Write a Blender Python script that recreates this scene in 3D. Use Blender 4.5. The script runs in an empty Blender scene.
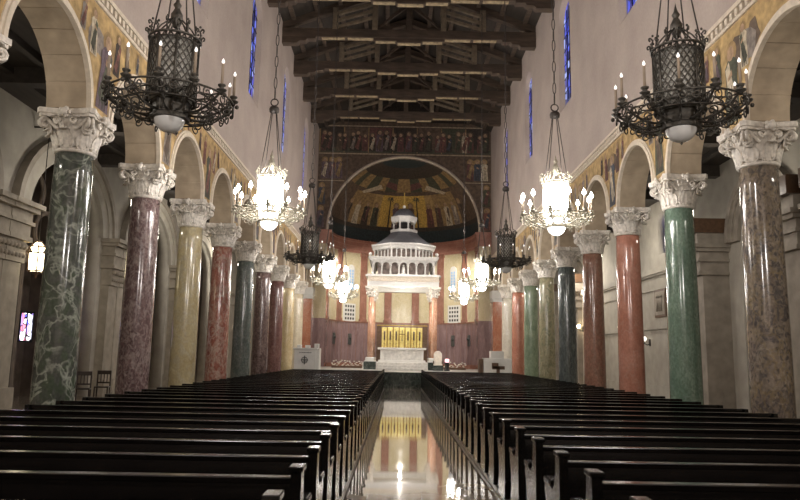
import bpy, bmesh, math, random
from mathutils import Vector, Matrix
random.seed(7)
S = bpy.context.scene
C = S.collection
PI = math.pi
sin, cos = math.sin, math.cos

# ------------------------------------------------------------------ dimensions (metres)
B = 3.732            # bay
Y0 = 12.631          # first full column of each row
W = 6.46             # column axis from the nave axis
WF, WB = 6.08, 6.84  # arcade wall, nave face and aisle face
ZN, ZS = 5.223, 5.976  # neck and top of the capitals
RA = 1.40            # arch radius
YE = 47.0            # end wall of the nave
RP = 5.27            # apse radius
ZC = 10.1            # apse springing
ZB = 16.27           # tie beam underside
XO = 11.0            # aisle outer wall
ZA = 8.45            # aisle ceiling
ZP = 0.73            # sanctuary floor
def cy(i): return Y0 + i * B

# ------------------------------------------------------------------ mesh builder
class MB:
    def __init__(s):
        s.v = []; s.f = []; s.m = []; s.sm = []
    def add(s, vs, fs, mi=0, smooth=False):
        n = len(s.v); s.v += [tuple(v) for v in vs]
        for f in fs:
            s.f.append([n + i for i in f]); s.m.append(mi); s.sm.append(smooth)
    def box(s, x0, x1, y0, y1, z0, z1, mi=0, M=None):
        vs = [Vector((x, y, z)) for z in (z0, z1) for y in (y0, y1) for x in (x0, x1)]
        if M: vs = [M @ v for v in vs]
        s.add(vs, [(0,2,3,1),(4,5,7,6),(0,1,5,4),(2,6,7,3),(0,4,6,2),(1,3,7,5)], mi)
    def bbox(s, x0, x1, y0, y1, z0, z1, b=.01, mi=0, M=None):
        # box with chamfered edges
        bm = bmesh.new()
        bmesh.ops.create_cube(bm, size=1)
        for v in bm.verts:
            v.co = Vector((x0 + (v.co.x+.5)*(x1-x0), y0 + (v.co.y+.5)*(y1-y0), z0 + (v.co.z+.5)*(z1-z0)))
        bmesh.ops.bevel(bm, geom=list(bm.edges), offset=b, segments=2, affect='EDGES', profile=.5)
        s.frombm(bm, mi, M)
    def frombm(s, bm, mi=0, M=None, smooth=False):
        bm.verts.index_update()
        vs = [M @ v.co if M else v.co.copy() for v in bm.verts]
        s.add(vs, [[v.index for v in f.verts] for f in bm.faces], mi, smooth)
        bm.free()
    def lathe(s, prof, n=24, c=(0,0,0), mi=0, smooth=True, a0=0, cap=True, M=None):
        vs = []
        for r, z in prof:
            for k in range(n):
                a = a0 + 2*PI*k/n
                v = Vector((c[0]+r*cos(a), c[1]+r*sin(a), c[2]+z))
                vs.append(M @ v if M else v)
        fs = []
        for j in range(len(prof)-1):
            for k in range(n):
                k2 = (k+1) % n
                fs.append((j*n+k, j*n+k2, (j+1)*n+k2, (j+1)*n+k))
        if cap:
            if prof[0][0] > 1e-5: fs.append(tuple(range(n-1, -1, -1)))
            if prof[-1][0] > 1e-5: fs.append(tuple((len(prof)-1)*n + k for k in range(n)))
        s.add(vs, fs, mi, smooth)
    def tube(s, pts, r, n=6, mi=0, closed=False, smooth=True, rads=None):
        pts = [Vector(p) for p in pts]; L = len(pts)
        vs = []; up = None
        for i, p in enumerate(pts):
            a = pts[(i-1) % L] if (closed or i > 0) else p
            b = pts[(i+1) % L] if (closed or i < L-1) else p
            t = (b-a).normalized()
            if up is None:
                up = Vector((0,0,1)) if abs(t.z) < .9 else Vector((1,0,0))
            u = (up - t*up.dot(t))
            if u.length < 1e-4: u = t.orthogonal()
            u.normalize(); up = u; w = t.cross(u)
            rr = rads[i] if rads else r
            for k in range(n):
                a2 = 2*PI*k/n
                vs.append(p + rr*(cos(a2)*u + sin(a2)*w))
        fs = []
        for i in range(L if closed else L-1):
            j = (i+1) % L
            for k in range(n):
                k2 = (k+1) % n
                fs.append((i*n+k, i*n+k2, j*n+k2, j*n+k))
        if not closed:
            fs.append(tuple(range(n-1,-1,-1))); fs.append(tuple((L-1)*n+k for k in range(n)))
        s.add(vs, fs, mi, smooth)
    def prism(s, poly, f, d0, d1, mi=0, smooth=False):
        # poly: list of 2d points, f(a,b,d) -> 3d point
        n = len(poly)
        vs = [f(a, b, d0) for a, b in poly] + [f(a, b, d1) for a, b in poly]
        fs = [tuple(range(n-1,-1,-1)), tuple(range(n, 2*n))]
        fs += [(i, (i+1) % n, n+(i+1) % n, n+i) for i in range(n)]
        s.add(vs, fs, mi, smooth)
    def sphere(s, c, r, n=12, m=8, mi=0, sz=1, z0=-1, z1=1):
        prof = []
        a0, a1 = math.asin(z0), math.asin(z1)
        for j in range(m+1):
            a = a0 + (a1-a0)*j/m
            prof.append((max(r*cos(a), 0 if abs(sin(a)) > .9999 else 1e-4), r*sin(a)*sz))
        s.lathe(prof, n, c, mi)
    def sheet(s, fn, nu, nv, th, mi=0):
        # closed shell over fn(u,v)->(point, normal)
        vs = []; 
        for layer in (0, 1):
            for j in range(nv+1):
                for i in range(nu+1):
                    p, nn = fn(i/nu, j/nv); vs.append(p - nn*th*layer)
        w = nu+1; N = w*(nv+1); fs = []
        for j in range(nv):
            for i in range(nu):
                a = j*w+i
                fs.append((a, a+1, a+w+1, a+w)); fs.append((N+a, N+a+w, N+a+w+1, N+a+1))
        for i in range(nu):
            fs.append((i, N+i, N+i+1, i+1)); a = nv*w+i
            fs.append((a, a+1, N+a+1, N+a))
        for j in range(nv):
            a = j*w; fs.append((a, a+w, N+a+w, N+a)); a = j*w+nu
            fs.append((a, N+a, N+a+w, a+w))
        s.add(vs, fs, mi, True)
    def build(s, name, mats, parent=None, loc=(0,0,0), kind=None):
        me = bpy.data.meshes.new(name)
        me.from_pydata(s.v, [], s.f)
        if not isinstance(mats, (list, tuple)): mats = [mats]
        for m in mats: me.materials.append(m)
        me.polygons.foreach_set('material_index', s.m)
        me.polygons.foreach_set('use_smooth', s.sm)
        me.update()
        bm = bmesh.new(); bm.from_mesh(me)
        bmesh.ops.recalc_face_normals(bm, faces=bm.faces); bm.to_mesh(me); bm.free()
        o = bpy.data.objects.new(name, me); C.objects.link(o)
        o.location = loc
        if parent: o.parent = parent
        if kind: o['kind'] = kind
        return o

def tag(o, label, cat, group=None, kind=None):
    o['label'] = label; o['category'] = cat
    if group: o['group'] = group
    if kind: o['kind'] = kind
    return o
def thing(name, label, cat, loc=(0,0,0), rz=0, group=None):
    o = bpy.data.objects.new(name, None); C.objects.link(o)
    o.location = loc; o.rotation_euler = (0, 0, rz); o.empty_display_size = .2
    return tag(o, label, cat, group)
KIDS = {}
def kids(o): return [c for c in o.children]
def dup(o, loc=None, label=None, parent=None):
    c = o.copy(); C.objects.link(c)
    if parent is not None: c.parent = parent
    if loc is not None: c.location = loc
    if label: c['label'] = label
    for ch in list(o.children): dup(ch, None, None, c)
    return c
ORD = ['first','second','third','fourth','fifth','sixth','seventh','eighth','ninth','tenth','eleventh','twelfth','thirteenth','fourteenth','fifteenth','sixteenth','seventeenth','eighteenth','nineteenth','twentieth']

# ------------------------------------------------------------------ materials
def nodes(name, rough=.6, metal=0., spec=.5):
    m = bpy.data.materials.new(name); m.use_nodes = True
    nt = m.node_tree; b = nt.nodes['Principled BSDF']
    b.inputs['Roughness'].default_value = rough; b.inputs['Metallic'].default_value = metal
    b.inputs['Specular IOR Level'].default_value = spec
    return m, nt, b
def N(nt, t, **kw):
    n = nt.nodes.new(t)
    for k, v in kw.items():
        if k in n.inputs.keys(): n.inputs[k].default_value = v
        else: setattr(n, k, v)
    return n
def ramp(nt, fac, stops):
    r = nt.nodes.new('ShaderNodeValToRGB')
    e = r.color_ramp.elements
    while len(e) < len(stops): e.new(.5)
    for i, (p, c) in enumerate(stops):
        e[i].position = p; e[i].color = (*c, 1) if len(c) == 3 else c
    nt.links.new(fac, r.inputs['Fac']); return r.outputs['Color']
def coords(nt, scale=(1,1,1), off=(0,0,0), kind='Object'):
    t = nt.nodes.new('ShaderNodeTexCoord'); mp = nt.nodes.new('ShaderNodeMapping')
    mp.inputs['Scale'].default_value = scale; mp.inputs['Location'].default_value = off
    nt.links.new(t.outputs[kind], mp.inputs['Vector']); return mp.outputs['Vector']
def mixc(nt, fac, a, b, mode='MIX'):
    n = nt.nodes.new('ShaderNodeMix'); n.data_type = 'RGBA'; n.blend_type = mode
    for sock, v in ((n.inputs['Factor'], fac), (n.inputs['A'], a), (n.inputs['B'], b)):
        if hasattr(v, 'links') or isinstance(v, bpy.types.NodeSocket): nt.links.new(v, sock)
        elif isinstance(v, (int, float)): sock.default_value = v
        else: sock.default_value = (*v, 1)
    return n.outputs['Result']
def bump(nt, b, h, st=.3, d=.02):
    n = nt.nodes.new('ShaderNodeBump'); n.inputs['Strength'].default_value = st; n.inputs['Distance'].default_value = d
    nt.links.new(h, n.inputs['Height']); nt.links.new(n.outputs['Normal'], b.inputs['Normal'])
def plain(name, col, rough=.6, metal=0., var=.15, scale=6., bmp=.0, spec=.5, sc3=(1,1,1)):
    m, nt, b = nodes(name, rough, metal, spec)
    v = coords(nt, sc3)
    n = N(nt, 'ShaderNodeTexNoise', Scale=scale, Detail=5.); nt.links.new(v, n.inputs['Vector'])
    c = ramp(nt, n.outputs['Fac'], [(.3, tuple(x*(1-var) for x in col)), (.7, tuple(min(1, x*(1+var)) for x in col))])
    nt.links.new(c, b.inputs['Base Color'])
    if bmp: bump(nt, b, n.outputs['Fac'], bmp)
    return m
def emit(name, col, st):
    m, nt, b = nodes(name, .5)
    b.inputs['Base Color'].default_value = (*col, 1)
    b.inputs['Emission Color'].default_value = (*col, 1); b.inputs['Emission Strength'].default_value = st
    return m
def marble(name, dark, light, vein, vs=2.2, vw=.05, cs=2.5, vamt=.8, seed=0, rough=.16, stretch=(1,1,.7), fine=None, v2=None, grain=.25):
    m, nt, b = nodes(name, rough)
    b.inputs['Coat Weight'].default_value = .4; b.inputs['Coat Roughness'].default_value = .08
    v = coords(nt, stretch, (seed*3.7, seed*1.3, seed*2.1))
    n = N(nt, 'ShaderNodeTexNoise', Scale=cs, Detail=8., Distortion=.9); n.inputs['Roughness'].default_value = .62
    nt.links.new(v, n.inputs['Vector'])
    base = ramp(nt, n.outputs['Fac'], [(.34, dark), (.66, light)])
    if fine:
        nf = N(nt, 'ShaderNodeTexVoronoi', Scale=fine[1]); nt.links.new(v, nf.inputs['Vector'])
        n3 = N(nt, 'ShaderNodeTexNoise', Scale=fine[1]*.6, Detail=6., Distortion=1.5); nt.links.new(v, n3.inputs['Vector'])
        fm = ramp(nt, n3.outputs['Fac'], [(.48, (0,0,0)), (.6, (1,1,1))])
        base = mixc(nt, fm, base, fine[0])
    nd = N(nt, 'ShaderNodeTexNoise', Scale=vs*1.1, Detail=4.); nt.links.new(v, nd.inputs['Vector'])
    sub = N(nt, 'ShaderNodeVectorMath', operation='SCALE'); nt.links.new(nd.outputs['Color'], sub.inputs[0]); sub.inputs['Scale'].default_value = 2.0/vs
    ad = N(nt, 'ShaderNodeVectorMath', operation='ADD'); nt.links.new(v, ad.inputs[0]); nt.links.new(sub.outputs[0], ad.inputs[1])
    vo = N(nt, 'ShaderNodeTexVoronoi', feature='DISTANCE_TO_EDGE', Scale=vs); nt.links.new(ad.outputs[0], vo.inputs['Vector'])
    vm = ramp(nt, vo.outputs['Distance'], [(0, (vamt,)*3), (vw*.4, (vamt*.55,)*3), (vw, (0,0,0))])
    nm = N(nt, 'ShaderNodeTexNoise', Scale=1.4, Detail=2.); nt.links.new(v, nm.inputs['Vector'])
    br = ramp(nt, nm.outputs['Fac'], [(.38, (.1,)*3), (.58, (1,)*3)])
    vm = mixc(nt, 1., vm, br, 'MULTIPLY')
    col = mixc(nt, vm, base, vein)
    if v2:
        vo2 = N(nt, 'ShaderNodeTexNoise', Scale=v2[1]*.45, Detail=3., Distortion=1.1); nt.links.new(v, vo2.inputs['Vector'])
        w2 = v2[2]*.55
        vm2 = ramp(nt, vo2.outputs['Fac'], [(.5-w2, (0,0,0)), (.5, (v2[3],)*3), (.5+w2, (0,0,0))])
        nm2 = N(nt, 'ShaderNodeTexNoise', Scale=2.3, Detail=2.); nt.links.new(v, nm2.inputs['Vector'])
        vm2 = mixc(nt, 1., vm2, ramp(nt, nm2.outputs['Fac'], [(.4, (.05,)*3), (.6, (1,)*3)]), 'MULTIPLY')
        col = mixc(nt, vm2, col, v2[0])
    ng = N(nt, 'ShaderNodeTexNoise', Scale=22., Detail=6.); nt.links.new(v, ng.inputs['Vector'])
    col = mixc(nt, 1., col, ramp(nt, ng.outputs['Fac'], [(.3, (1-grain,)*3), (.7, (1,1,1))]), 'MULTIPLY')
    nt.links.new(col, b.inputs['Base Color'])
    return m

M = {}
# plaster of the clerestory: mauve grey limestone, faint blocks
m, nt, b = nodes('clerestory_plaster', .85)
v = coords(nt); n = N(nt, 'ShaderNodeTexNoise', Scale=.7, Detail=7.); nt.links.new(v, n.inputs['Vector'])
n2 = N(nt, 'ShaderNodeTexNoise', Scale=18., Detail=4.); nt.links.new(v, n2.inputs['Vector'])
c = ramp(nt, n.outputs['Fac'], [(.3, (.385,.318,.278)), (.7, (.48,.405,.35))])
c2 = ramp(nt, n2.outputs['Fac'], [(.3, (.9,.9,.9)), (.7, (1,1,1))])
nt.links.new(mixc(nt, 1., c, c2, 'MULTIPLY'), b.inputs['Base Color']); bump(nt, b, n2.outputs['Fac'], .15, .01)
M['plaster'] = m
M['soffit'] = plain('tan_soffit_stone', (.40,.32,.225), .8, var=.16, scale=3.5, bmp=.15)
M['mould'] = plain('cream_carved_moulding', (.62,.54,.43), .65, var=.12, scale=9, bmp=.1)
M['aisle'] = plain('aisle_grey_limestone', (.36,.33,.275), .8, var=.12, scale=2.2, bmp=.12)
M['aisle_tan'] = plain('aisle_tan_stone', (.30,.262,.205), .75, var=.2, scale=3, bmp=.15)
M['aisle_dark'] = plain('aisle_brown_stone', (.27,.235,.19), .75, var=.2, scale=3, bmp=.15)
M['capital'] = plain('capital_white_stone', (.69,.64,.565), .65, var=.22, scale=13, bmp=.3)
M['white'] = plain('white_altar_marble', (.66,.645,.61), .35, var=.05, scale=5)
M['whitegrey'] = plain('pale_grey_veined_marble', (.62,.60,.56), .3, var=.18, scale=7)
M['relief'] = plain('cream_relief_stone', (.66,.58,.47), .5, var=.3, scale=38, bmp=.4)
M['dwood'] = plain('dark_truss_timber', (.078,.055,.038), .7, var=.35, scale=4, bmp=.2, sc3=(.4,2,2))
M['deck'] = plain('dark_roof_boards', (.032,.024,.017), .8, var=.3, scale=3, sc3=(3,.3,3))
M['slat'] = plain('grey_brown_truss_slats', (.19,.15,.10), .7, var=.3, scale=5)
M['beam_lit'] = plain('lit_ochre_beam_underside', (.36,.285,.17), .6, var=.4, scale=6)  # lighter ochre carries the chandelier light on the beam undersides
M['pew'] = plain('black_brown_pew_wood', (.0035,.0028,.0024), .2, var=.4, scale=5, sc3=(.6,4,4), spec=.42)
M['pewfloor'] = plain('dark_pew_platform_wood', (.010,.008,.006), .28, var=.3, scale=5)
M['iron'] = plain('dark_bronze_iron', (.085,.078,.066), .42, .6, var=.35, scale=25)
M['gilt_iron'] = plain('pale_gilded_metal', (.40,.37,.29), .45, .5, var=.3, scale=25)
M['chain'] = plain('dark_chain_iron', (.05,.042,.036), .55, .4)
M['candle'] = plain('ivory_candle_tube', (.33,.26,.19), .6)
M['globe_off'] = plain('opal_glass_globe', (.78,.78,.76), .12, var=.03)
M['bulb_dim'] = emit('small_glowing_bulb', (1,.96,.92), .75)
M['bulb_on'] = emit('bright_bulb', (1,.95,.93), 95)
M['diff_on'] = emit('lit_frosted_lantern_glass', (1,.955,.92), 34)
M['globe_on'] = emit('lit_opal_globe', (1,.96,.93), 9)
M['diff_off'] = plain('grey_mica_lantern_glass', (.50,.485,.44), .4, var=.75, scale=60)
M['gold'] = plain('gold_screen', (.86,.70,.27), .38, .3, var=.25, scale=12)
M['gold_dark'] = plain('antique_gold', (.42,.28,.07), .4, .6, var=.2)
M['stone2'] = plain('aged_white_canopy_stone', (.47,.455,.425), .5, var=.12, scale=8)
M['mauvestone'] = plain('mauve_brown_stone_core', (.20,.16,.14), .7, var=.4, scale=5)
M['roofgrey'] = plain('slate_grey_baldachin_roof', (.085,.085,.092), .5, var=.2, scale=12)
M['black'] = plain('black_void', (.012,.010,.009), .8)
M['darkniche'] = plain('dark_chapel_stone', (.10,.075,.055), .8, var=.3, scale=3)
M['brownwood'] = plain('brown_wood', (.10,.055,.03), .4, var=.3, scale=8)
M['chairwood'] = plain('dark_chair_wood', (.03,.02,.014), .35)
M['blackmetal'] = plain('black_metal_bracket', (.02,.02,.02), .4, .5)
M['sconce_on'] = emit('warm_sconce_glass', (1,.82,.5), 14)
M['sconce_soft'] = emit('soft_white_sconce_glass', (1,.95,.85), .9)
M['lantern_on'] = emit('lit_lantern_panes', (1,.86,.55), 7)
M['pink_light'] = emit('pink_vigil_light', (1,.55,.6), 3)
M['chairwhite'] = plain('cream_upholstery', (.80,.76,.66), .7)
M['emblem'] = plain('dark_emblem_bronze', (.06,.06,.055), .5)
M['wainscot'] = marble('purple_marble_wainscot', (.20,.125,.125), (.33,.22,.215), (.40,.3,.29), 1.2, .05, 1.5, .5, 3, .22, (2,2,.35))
M['yellowmarble'] = marble('honey_marble_panel', (.58,.49,.30), (.69,.60,.41), (.75,.69,.54), 1.1, .05, 1.3, .4, 5, .2)
M['redpil'] = marble('red_marble_pilaster', (.25,.115,.08), (.35,.165,.12), (.45,.28,.22), 1.6, .05, 2, .5, 6, .2)
M['terracotta'] = marble('salmon_cornice_marble', (.38,.17,.125), (.50,.255,.195), (.58,.38,.31), 1.2, .04, 1.5, .4, 8, .35)
M['orange'] = marble('orange_red_marble', (.46,.165,.09), (.58,.25,.15), (.65,.42,.3), 1.6, .05, 2, .5, 11, .2)
M['rosecol'] = marble('rose_alabaster_shaft', (.55,.27,.16), (.70,.42,.29), (.82,.65,.52), 3, .05, 3, .5, 12, .15)
M['verde'] = marble('dark_green_marble', (.012,.022,.017), (.055,.075,.06), (.30,.33,.30), 6, .05, 4, .6, 4, .15)
# floor of the aisle: polished beige marble
m, nt, b = nodes('polished_beige_marble_floor', .055)
v = coords(nt); n = N(nt, 'ShaderNodeTexNoise', Scale=1.3, Detail=8., Distortion=.8); nt.links.new(v, n.inputs['Vector'])
c = ramp(nt, n.outputs['Fac'], [(.3, (.33,.275,.21)), (.7, (.47,.405,.32))])
br = N(nt, 'ShaderNodeTexBrick', Scale=1.); nt.links.new(v, br.inputs['Vector'])
br.offset = 0; br.inputs['Brick Width'].default_value = .62; br.inputs['Row Height'].default_value = .93
br.inputs['Mortar Size'].default_value = .006; br.inputs['Color1'].default_value = (1,1,1,1); br.inputs['Color2'].default_value = (.86,.85,.83,1); br.inputs['Mortar'].default_value = (.6,.55,.5,1)
nt.links.new(mixc(nt, 1., c, br.outputs['Color'], 'MULTIPLY'), b.inputs['Base Color'])
nr = N(nt, 'ShaderNodeTexNoise', Scale=.9, Detail=3.); nt.links.new(v, nr.inputs['Vector'])
rr = ramp(nt, nr.outputs['Fac'], [(.35, (.03,)*3), (.65, (.085,)*3)]); nt.links.new(rr, b.inputs['Roughness'])
b.inputs['Coat Weight'].default_value = .5; b.inputs['Coat Roughness'].default_value = .03
M['floor'] = m
# stained glass, lit from outside
def stained(name, cols, st, sc=5.):
    m, nt, b = nodes(name, .3)
    v = coords(nt, (1, 1, .6)); vo = N(nt, 'ShaderNodeTexVoronoi', Scale=sc); nt.links.new(v, vo.inputs['Vector'])
    sp = nt.nodes.new('ShaderNodeSeparateColor'); nt.links.new(vo.outputs['Color'], sp.inputs[0])
    c = ramp(nt, sp.outputs[0], [(i/len(cols), cc) for i, cc in enumerate(cols)])
    nt.nodes[-1].color_ramp.interpolation = 'CONSTANT' if hasattr(nt.nodes[-1], 'color_ramp') else None
    ve = N(nt, 'ShaderNodeTexVoronoi', Scale=sc, feature='DISTANCE_TO_EDGE'); nt.links.new(v, ve.inputs['Vector'])
    e = ramp(nt, ve.outputs['Distance'], [(0, (0,0,0)), (.05, (0,0,0)), (.06, (1,1,1))])
    c = mixc(nt, 1., c, e, 'MULTIPLY')
    b.inputs['Base Color'].default_value = (.02,.02,.03,1)
    nt.links.new(c, b.inputs['Emission Color']); b.inputs['Emission Strength'].default_value = st
    return m
M['glass_blue'] = stained('blue_stained_glass', [(.02,.03,.12),(.05,.08,.6),(.03,.04,.2),(.35,.45,.9),(.06,.05,.4),(.02,.02,.08),(.12,.16,.75)], .95)
M['glass_violet'] = stained('violet_stained_glass', [(.45,.3,1.),(1,.9,1.),(.1,.1,.8),(.7,.2,.3),(.8,.8,1.)], 2.2, 6.)
# painted mural colours
PC = dict(gold=(.40,.275,.12), ochre=(.29,.195,.09), brown=(.115,.08,.055), maroon=(.135,.062,.055), cream=(.50,.43,.31), blue=(.06,.07,.09),
          teal=(.022,.036,.040), green=(.07,.075,.048), skin=(.36,.24,.15), violet=(.125,.09,.105), dark=(.05,.038,.030), red=(.20,.085,.065), grey=(.23,.195,.165), line=(.38,.31,.215), bright=(.56,.37,.09))
PN = list(PC); PM = [plain('fresco_' + k, c, .75, var=.38, scale=5.5 if k in ('gold','ochre','brown') else 9) for k, c in PC.items()]
PI_ = {k: i for i, k in enumerate(PN)}

# ------------------------------------------------------------------ polygons with holes, extruded
def plate(name, outer, holes, th, place, mat, kind=None, resol=1):
    cu = bpy.data.curves.new(name, 'CURVE'); cu.dimensions = '2D'; cu.fill_mode = 'BOTH'; cu.extrude = th/2
    for poly in [outer] + holes:
        sp = cu.splines.new('POLY'); sp.points.add(len(poly)-1); sp.use_cyclic_u = True
        for p, (a, b2) in zip(sp.points, poly): p.co = (a, b2, 0, 1)
    t = bpy.data.objects.new(name, cu); C.objects.link(t)
    dg = bpy.context.evaluated_depsgraph_get(); dg.update()
    me = bpy.data.meshes.new_from_object(t.evaluated_get(dg))
    bpy.data.objects.remove(t); bpy.data.curves.remove(cu)
    for vv in me.vertices: vv.co = place(vv.co.x, vv.co.y, vv.co.z)
    me.materials.clear()
    for mm in (mat if isinstance(mat, (list, tuple)) else [mat]): me.materials.append(mm)
    bm = bmesh.new(); bm.from_mesh(me); bmesh.ops.remove_doubles(bm, verts=bm.verts, dist=1e-5)
    bmesh.ops.recalc_face_normals(bm, faces=bm.faces); bm.to_mesh(me); bm.free()
    me.name = name
    o = bpy.data.objects.new(name, me); C.objects.link(o)
    if kind: o['kind'] = kind
    return o
def arc(c, z, r, a0, a1, n): return [(c + r*cos(a0+(a1-a0)*k/n), z + r*sin(a0+(a1-a0)*k/n)) for k in range(n+1)]
def archwin(c, z0, z1, hw, n=14): return [(c-hw, z0), (c+hw, z0)] + arc(c, z1-hw, hw, 0, PI, n)

# ------------------------------------------------------------------ nave walls
YS = -2.3
def arcade_outline(y0, y1, ztop):
    pts = [(y1, ztop), (y0, ztop)]
    pts.append((y0, ZS))
    for i in range(-4, 9):
        c = (cy(i)+cy(i+1))/2
        if c-RA > y0 and c+RA < y1: pts += arc(c, ZS, RA, PI, 0, 24)
    pts.append((y1, ZS)); return pts
YW = [cy(i)+B/2 for i in (-1, 1, 3, 5, 7)]     # clerestory windows, every other bay
win_n = 0
for side, nm in ((-1, 'left'), (1, 'right')):
    fx = lambda a, b2, d, s=side: Vector((s*((WF+WB)/2) + d, a, b2))
    w = plate('wall_'+nm, arcade_outline(YS, YE+.5, 18.4), [archwin(c, 11.3, 15.85, .92) for c in YW], WB-WF, fx, [M['plaster'], M['soffit']], 'structure')
    for p in w.data.polygons:
        if abs(p.normal.x) < .5 and p.center.z < 8: p.material_index = 1
    for c in YW:
        win_n += 1
        fg = MB(); X = side*(WF+.2)
        fg.prism(archwin(c, 11.6, 15.62, .72), lambda a, b2, d, X=X: Vector((X+d, a, b2)), -.02, .02)
        g = fg.build('window_%d' % win_n, M['glass_blue'], kind='structure')
        ld = MB()
        for dy in (-.2, .2): ld.box(X-.045, X+.045, c+dy-.02, c+dy+.02, 11.6, 15.4)
        for k in range(1, 7): ld.box(X-.04, X+.04, c-.71, c+.71, 11.5+k*.58-.012, 11.5+k*.58+.012)
        ld.build('window_lead', M['blackmetal'], g)
    # splayed jambs and sloping sill
    for c in YW:
        A = archwin(c, 11.3, 15.85, .92); D = archwin(c, 11.6, 15.62, .72); n = len(A); sl = MB()
        vs = [Vector((side*(WF-.002), a, b2)) for a, b2 in A] + [Vector((side*(WF+.18), a, b2)) for a, b2 in D] + [Vector((side*(WF+.3), a, b2)) for a, b2 in D] + [Vector((side*(WF+.3), a, b2)) for a, b2 in A]
        sl.add(vs, [(q*n+i, q*n+(i+1) % n, ((q+1) % 4)*n+(i+1) % n, ((q+1) % 4)*n+i) for q in range(4) for i in range(n)])
        sl.build('trim_%d' % (100+win_n*50+int(c)), M['plaster'], kind='structure')

tn = 0
def trim(mb, mats):
    global tn; tn += 1
    return mb.build('trim_%d' % tn, mats, kind='structure')
# arch rings: moulded archivolt and voussoir soffit
def sweep_arc(mb, side, c, r0, r1, x0, x1, n=28, mi=0):
    # rectangular section swept over the half circle, between radii r0,r1 and x0..x1
    vs = []
    for k in range(n+1):
        a = PI*k/n
        for r, x in ((r0, x0), (r1, x0), (r1, x1), (r0, x1)):
            vs.append((side*x, c + r*cos(a), ZS + r*sin(a)))
    fs = []
    for k in range(n):
        for j in range(4):
            j2 = (j+1) % 4; fs.append((k*4+j, k*4+j2, k*4+4+j2, k*4+4+j))
    fs.append((0,1,2,3)); fs.append(tuple(n*4+j for j in (3,2,1,0)))
    mb.add(vs, fs, mi)
for side in (-1, 1):
    for i in range(-2, 9):
        c = cy(i) + B/2; mb = MB()
        sweep_arc(mb, side, c, RA-.03, RA+.07, WF-.07, WF+.02)
        sweep_arc(mb, side, c, RA+.07, RA+.13, WF-.04, WF+.02)
        # voussoirs
        nb = 9
        for k in range(nb):
            a0 = PI*k/nb + .005; a1 = PI*(k+1)/nb - .005; q = 5
            vs = []
            for j in range(q+1):
                a = a0 + (a1-a0)*j/q
                for r, x in ((RA-.02, WF+.02), (RA+.01, WF+.02), (RA+.01, WB), (RA-.02, WB)):
                    vs.append((side*x, c+r*cos(a), ZS+r*sin(a)))
            fs = [(0,1,2,3), tuple(q*4+j for j in (3,2,1,0))]
            for j in range(q):
                for t in range(4): fs.append((j*4+t, j*4+(t+1)%4, j*4+4+(t+1)%4, j*4+4+t))
            mb.add(vs, fs, 1)
        trim(mb, [M['mould'], M['soffit']])
# dentil moulding above the fresco
for side in (-1, 1):
    mb = MB()
    def bx(x0, x1, *a, **k): mb.box(min(side*x0, side*x1), max(side*x0, side*x1), *a, **k)
    bx(WF-.06, WF+.01, YS, YE, 8.02, 8.09, mi=0)
    bx(WF-.10, WF+.01, YS, YE, 8.24, 8.33, mi=0)
    bx(WF-.02, WF+.01, YS, YE, 8.09, 8.24, mi=1)
    y = YS+.1
    while y < YE-.2:
        bx(WF-.075, WF, y, y+.10, 8.10, 8.235, mi=0); y += .2
    trim(mb, [M['mould'], M['aisle_dark']])

# ------------------------------------------------------------------ painted figures
FK = 0
def figure(mb, f, u, z, h, robe, mantle, halo='gold', lean=0., d=0.):
    global FK
    FK = (FK + 1) % 5; d = d + FK*.0007
    w = h*.17
    ring = [(-w,0),(w,0),(w*.95,h*.3),(w*.8,h*.55),(w*.95,h*.74),(w*.45,h*.82),(-w*.45,h*.82),(-w*.95,h*.74),(-w*.8,h*.55),(-w*.95,h*.3)]
    P = lambda a, b2: (u + a + lean*b2, z + b2)
    def poly(pts, lay, col):
        mb.add([f(*P(a, b2), d + lay*.004 + .003) for a, b2 in pts], [tuple(range(len(pts)))], PI_[col])
    hr = h*.085
    poly([(hr*1.7*cos(2*PI*k/14), h*.90+hr*1.7*sin(2*PI*k/14)) for k in range(14)], 0, halo)
    poly(ring, 1, robe)
    poly([(-w*.9,h*.18),(w*.1,h*.05),(w*.5,h*.4),(w*.85,h*.72),(w*.3,h*.8),(-w*.2,h*.5)], 2, mantle)
    poly([(hr*cos(2*PI*k/10), h*.89+hr*1.15*sin(2*PI*k/10)) for k in range(10)], 2, 'skin')
    poly([(-w*.2,h*.6),(w*.45,h*.55),(w*.5,h*.6),(-w*.1,h*.68)], 3, 'skin')
    for s in (-.5, 0, .45):
        poly([(w*s-.02*h,h*.02),(w*s+.006*h,h*.02),(w*s*.8+.004*h,h*.48),(w*s*.8-.008*h,h*.48)], 3, 'dark')
ROB = ['maroon','blue','cream','brown','violet','green','grey','red','dark']
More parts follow.
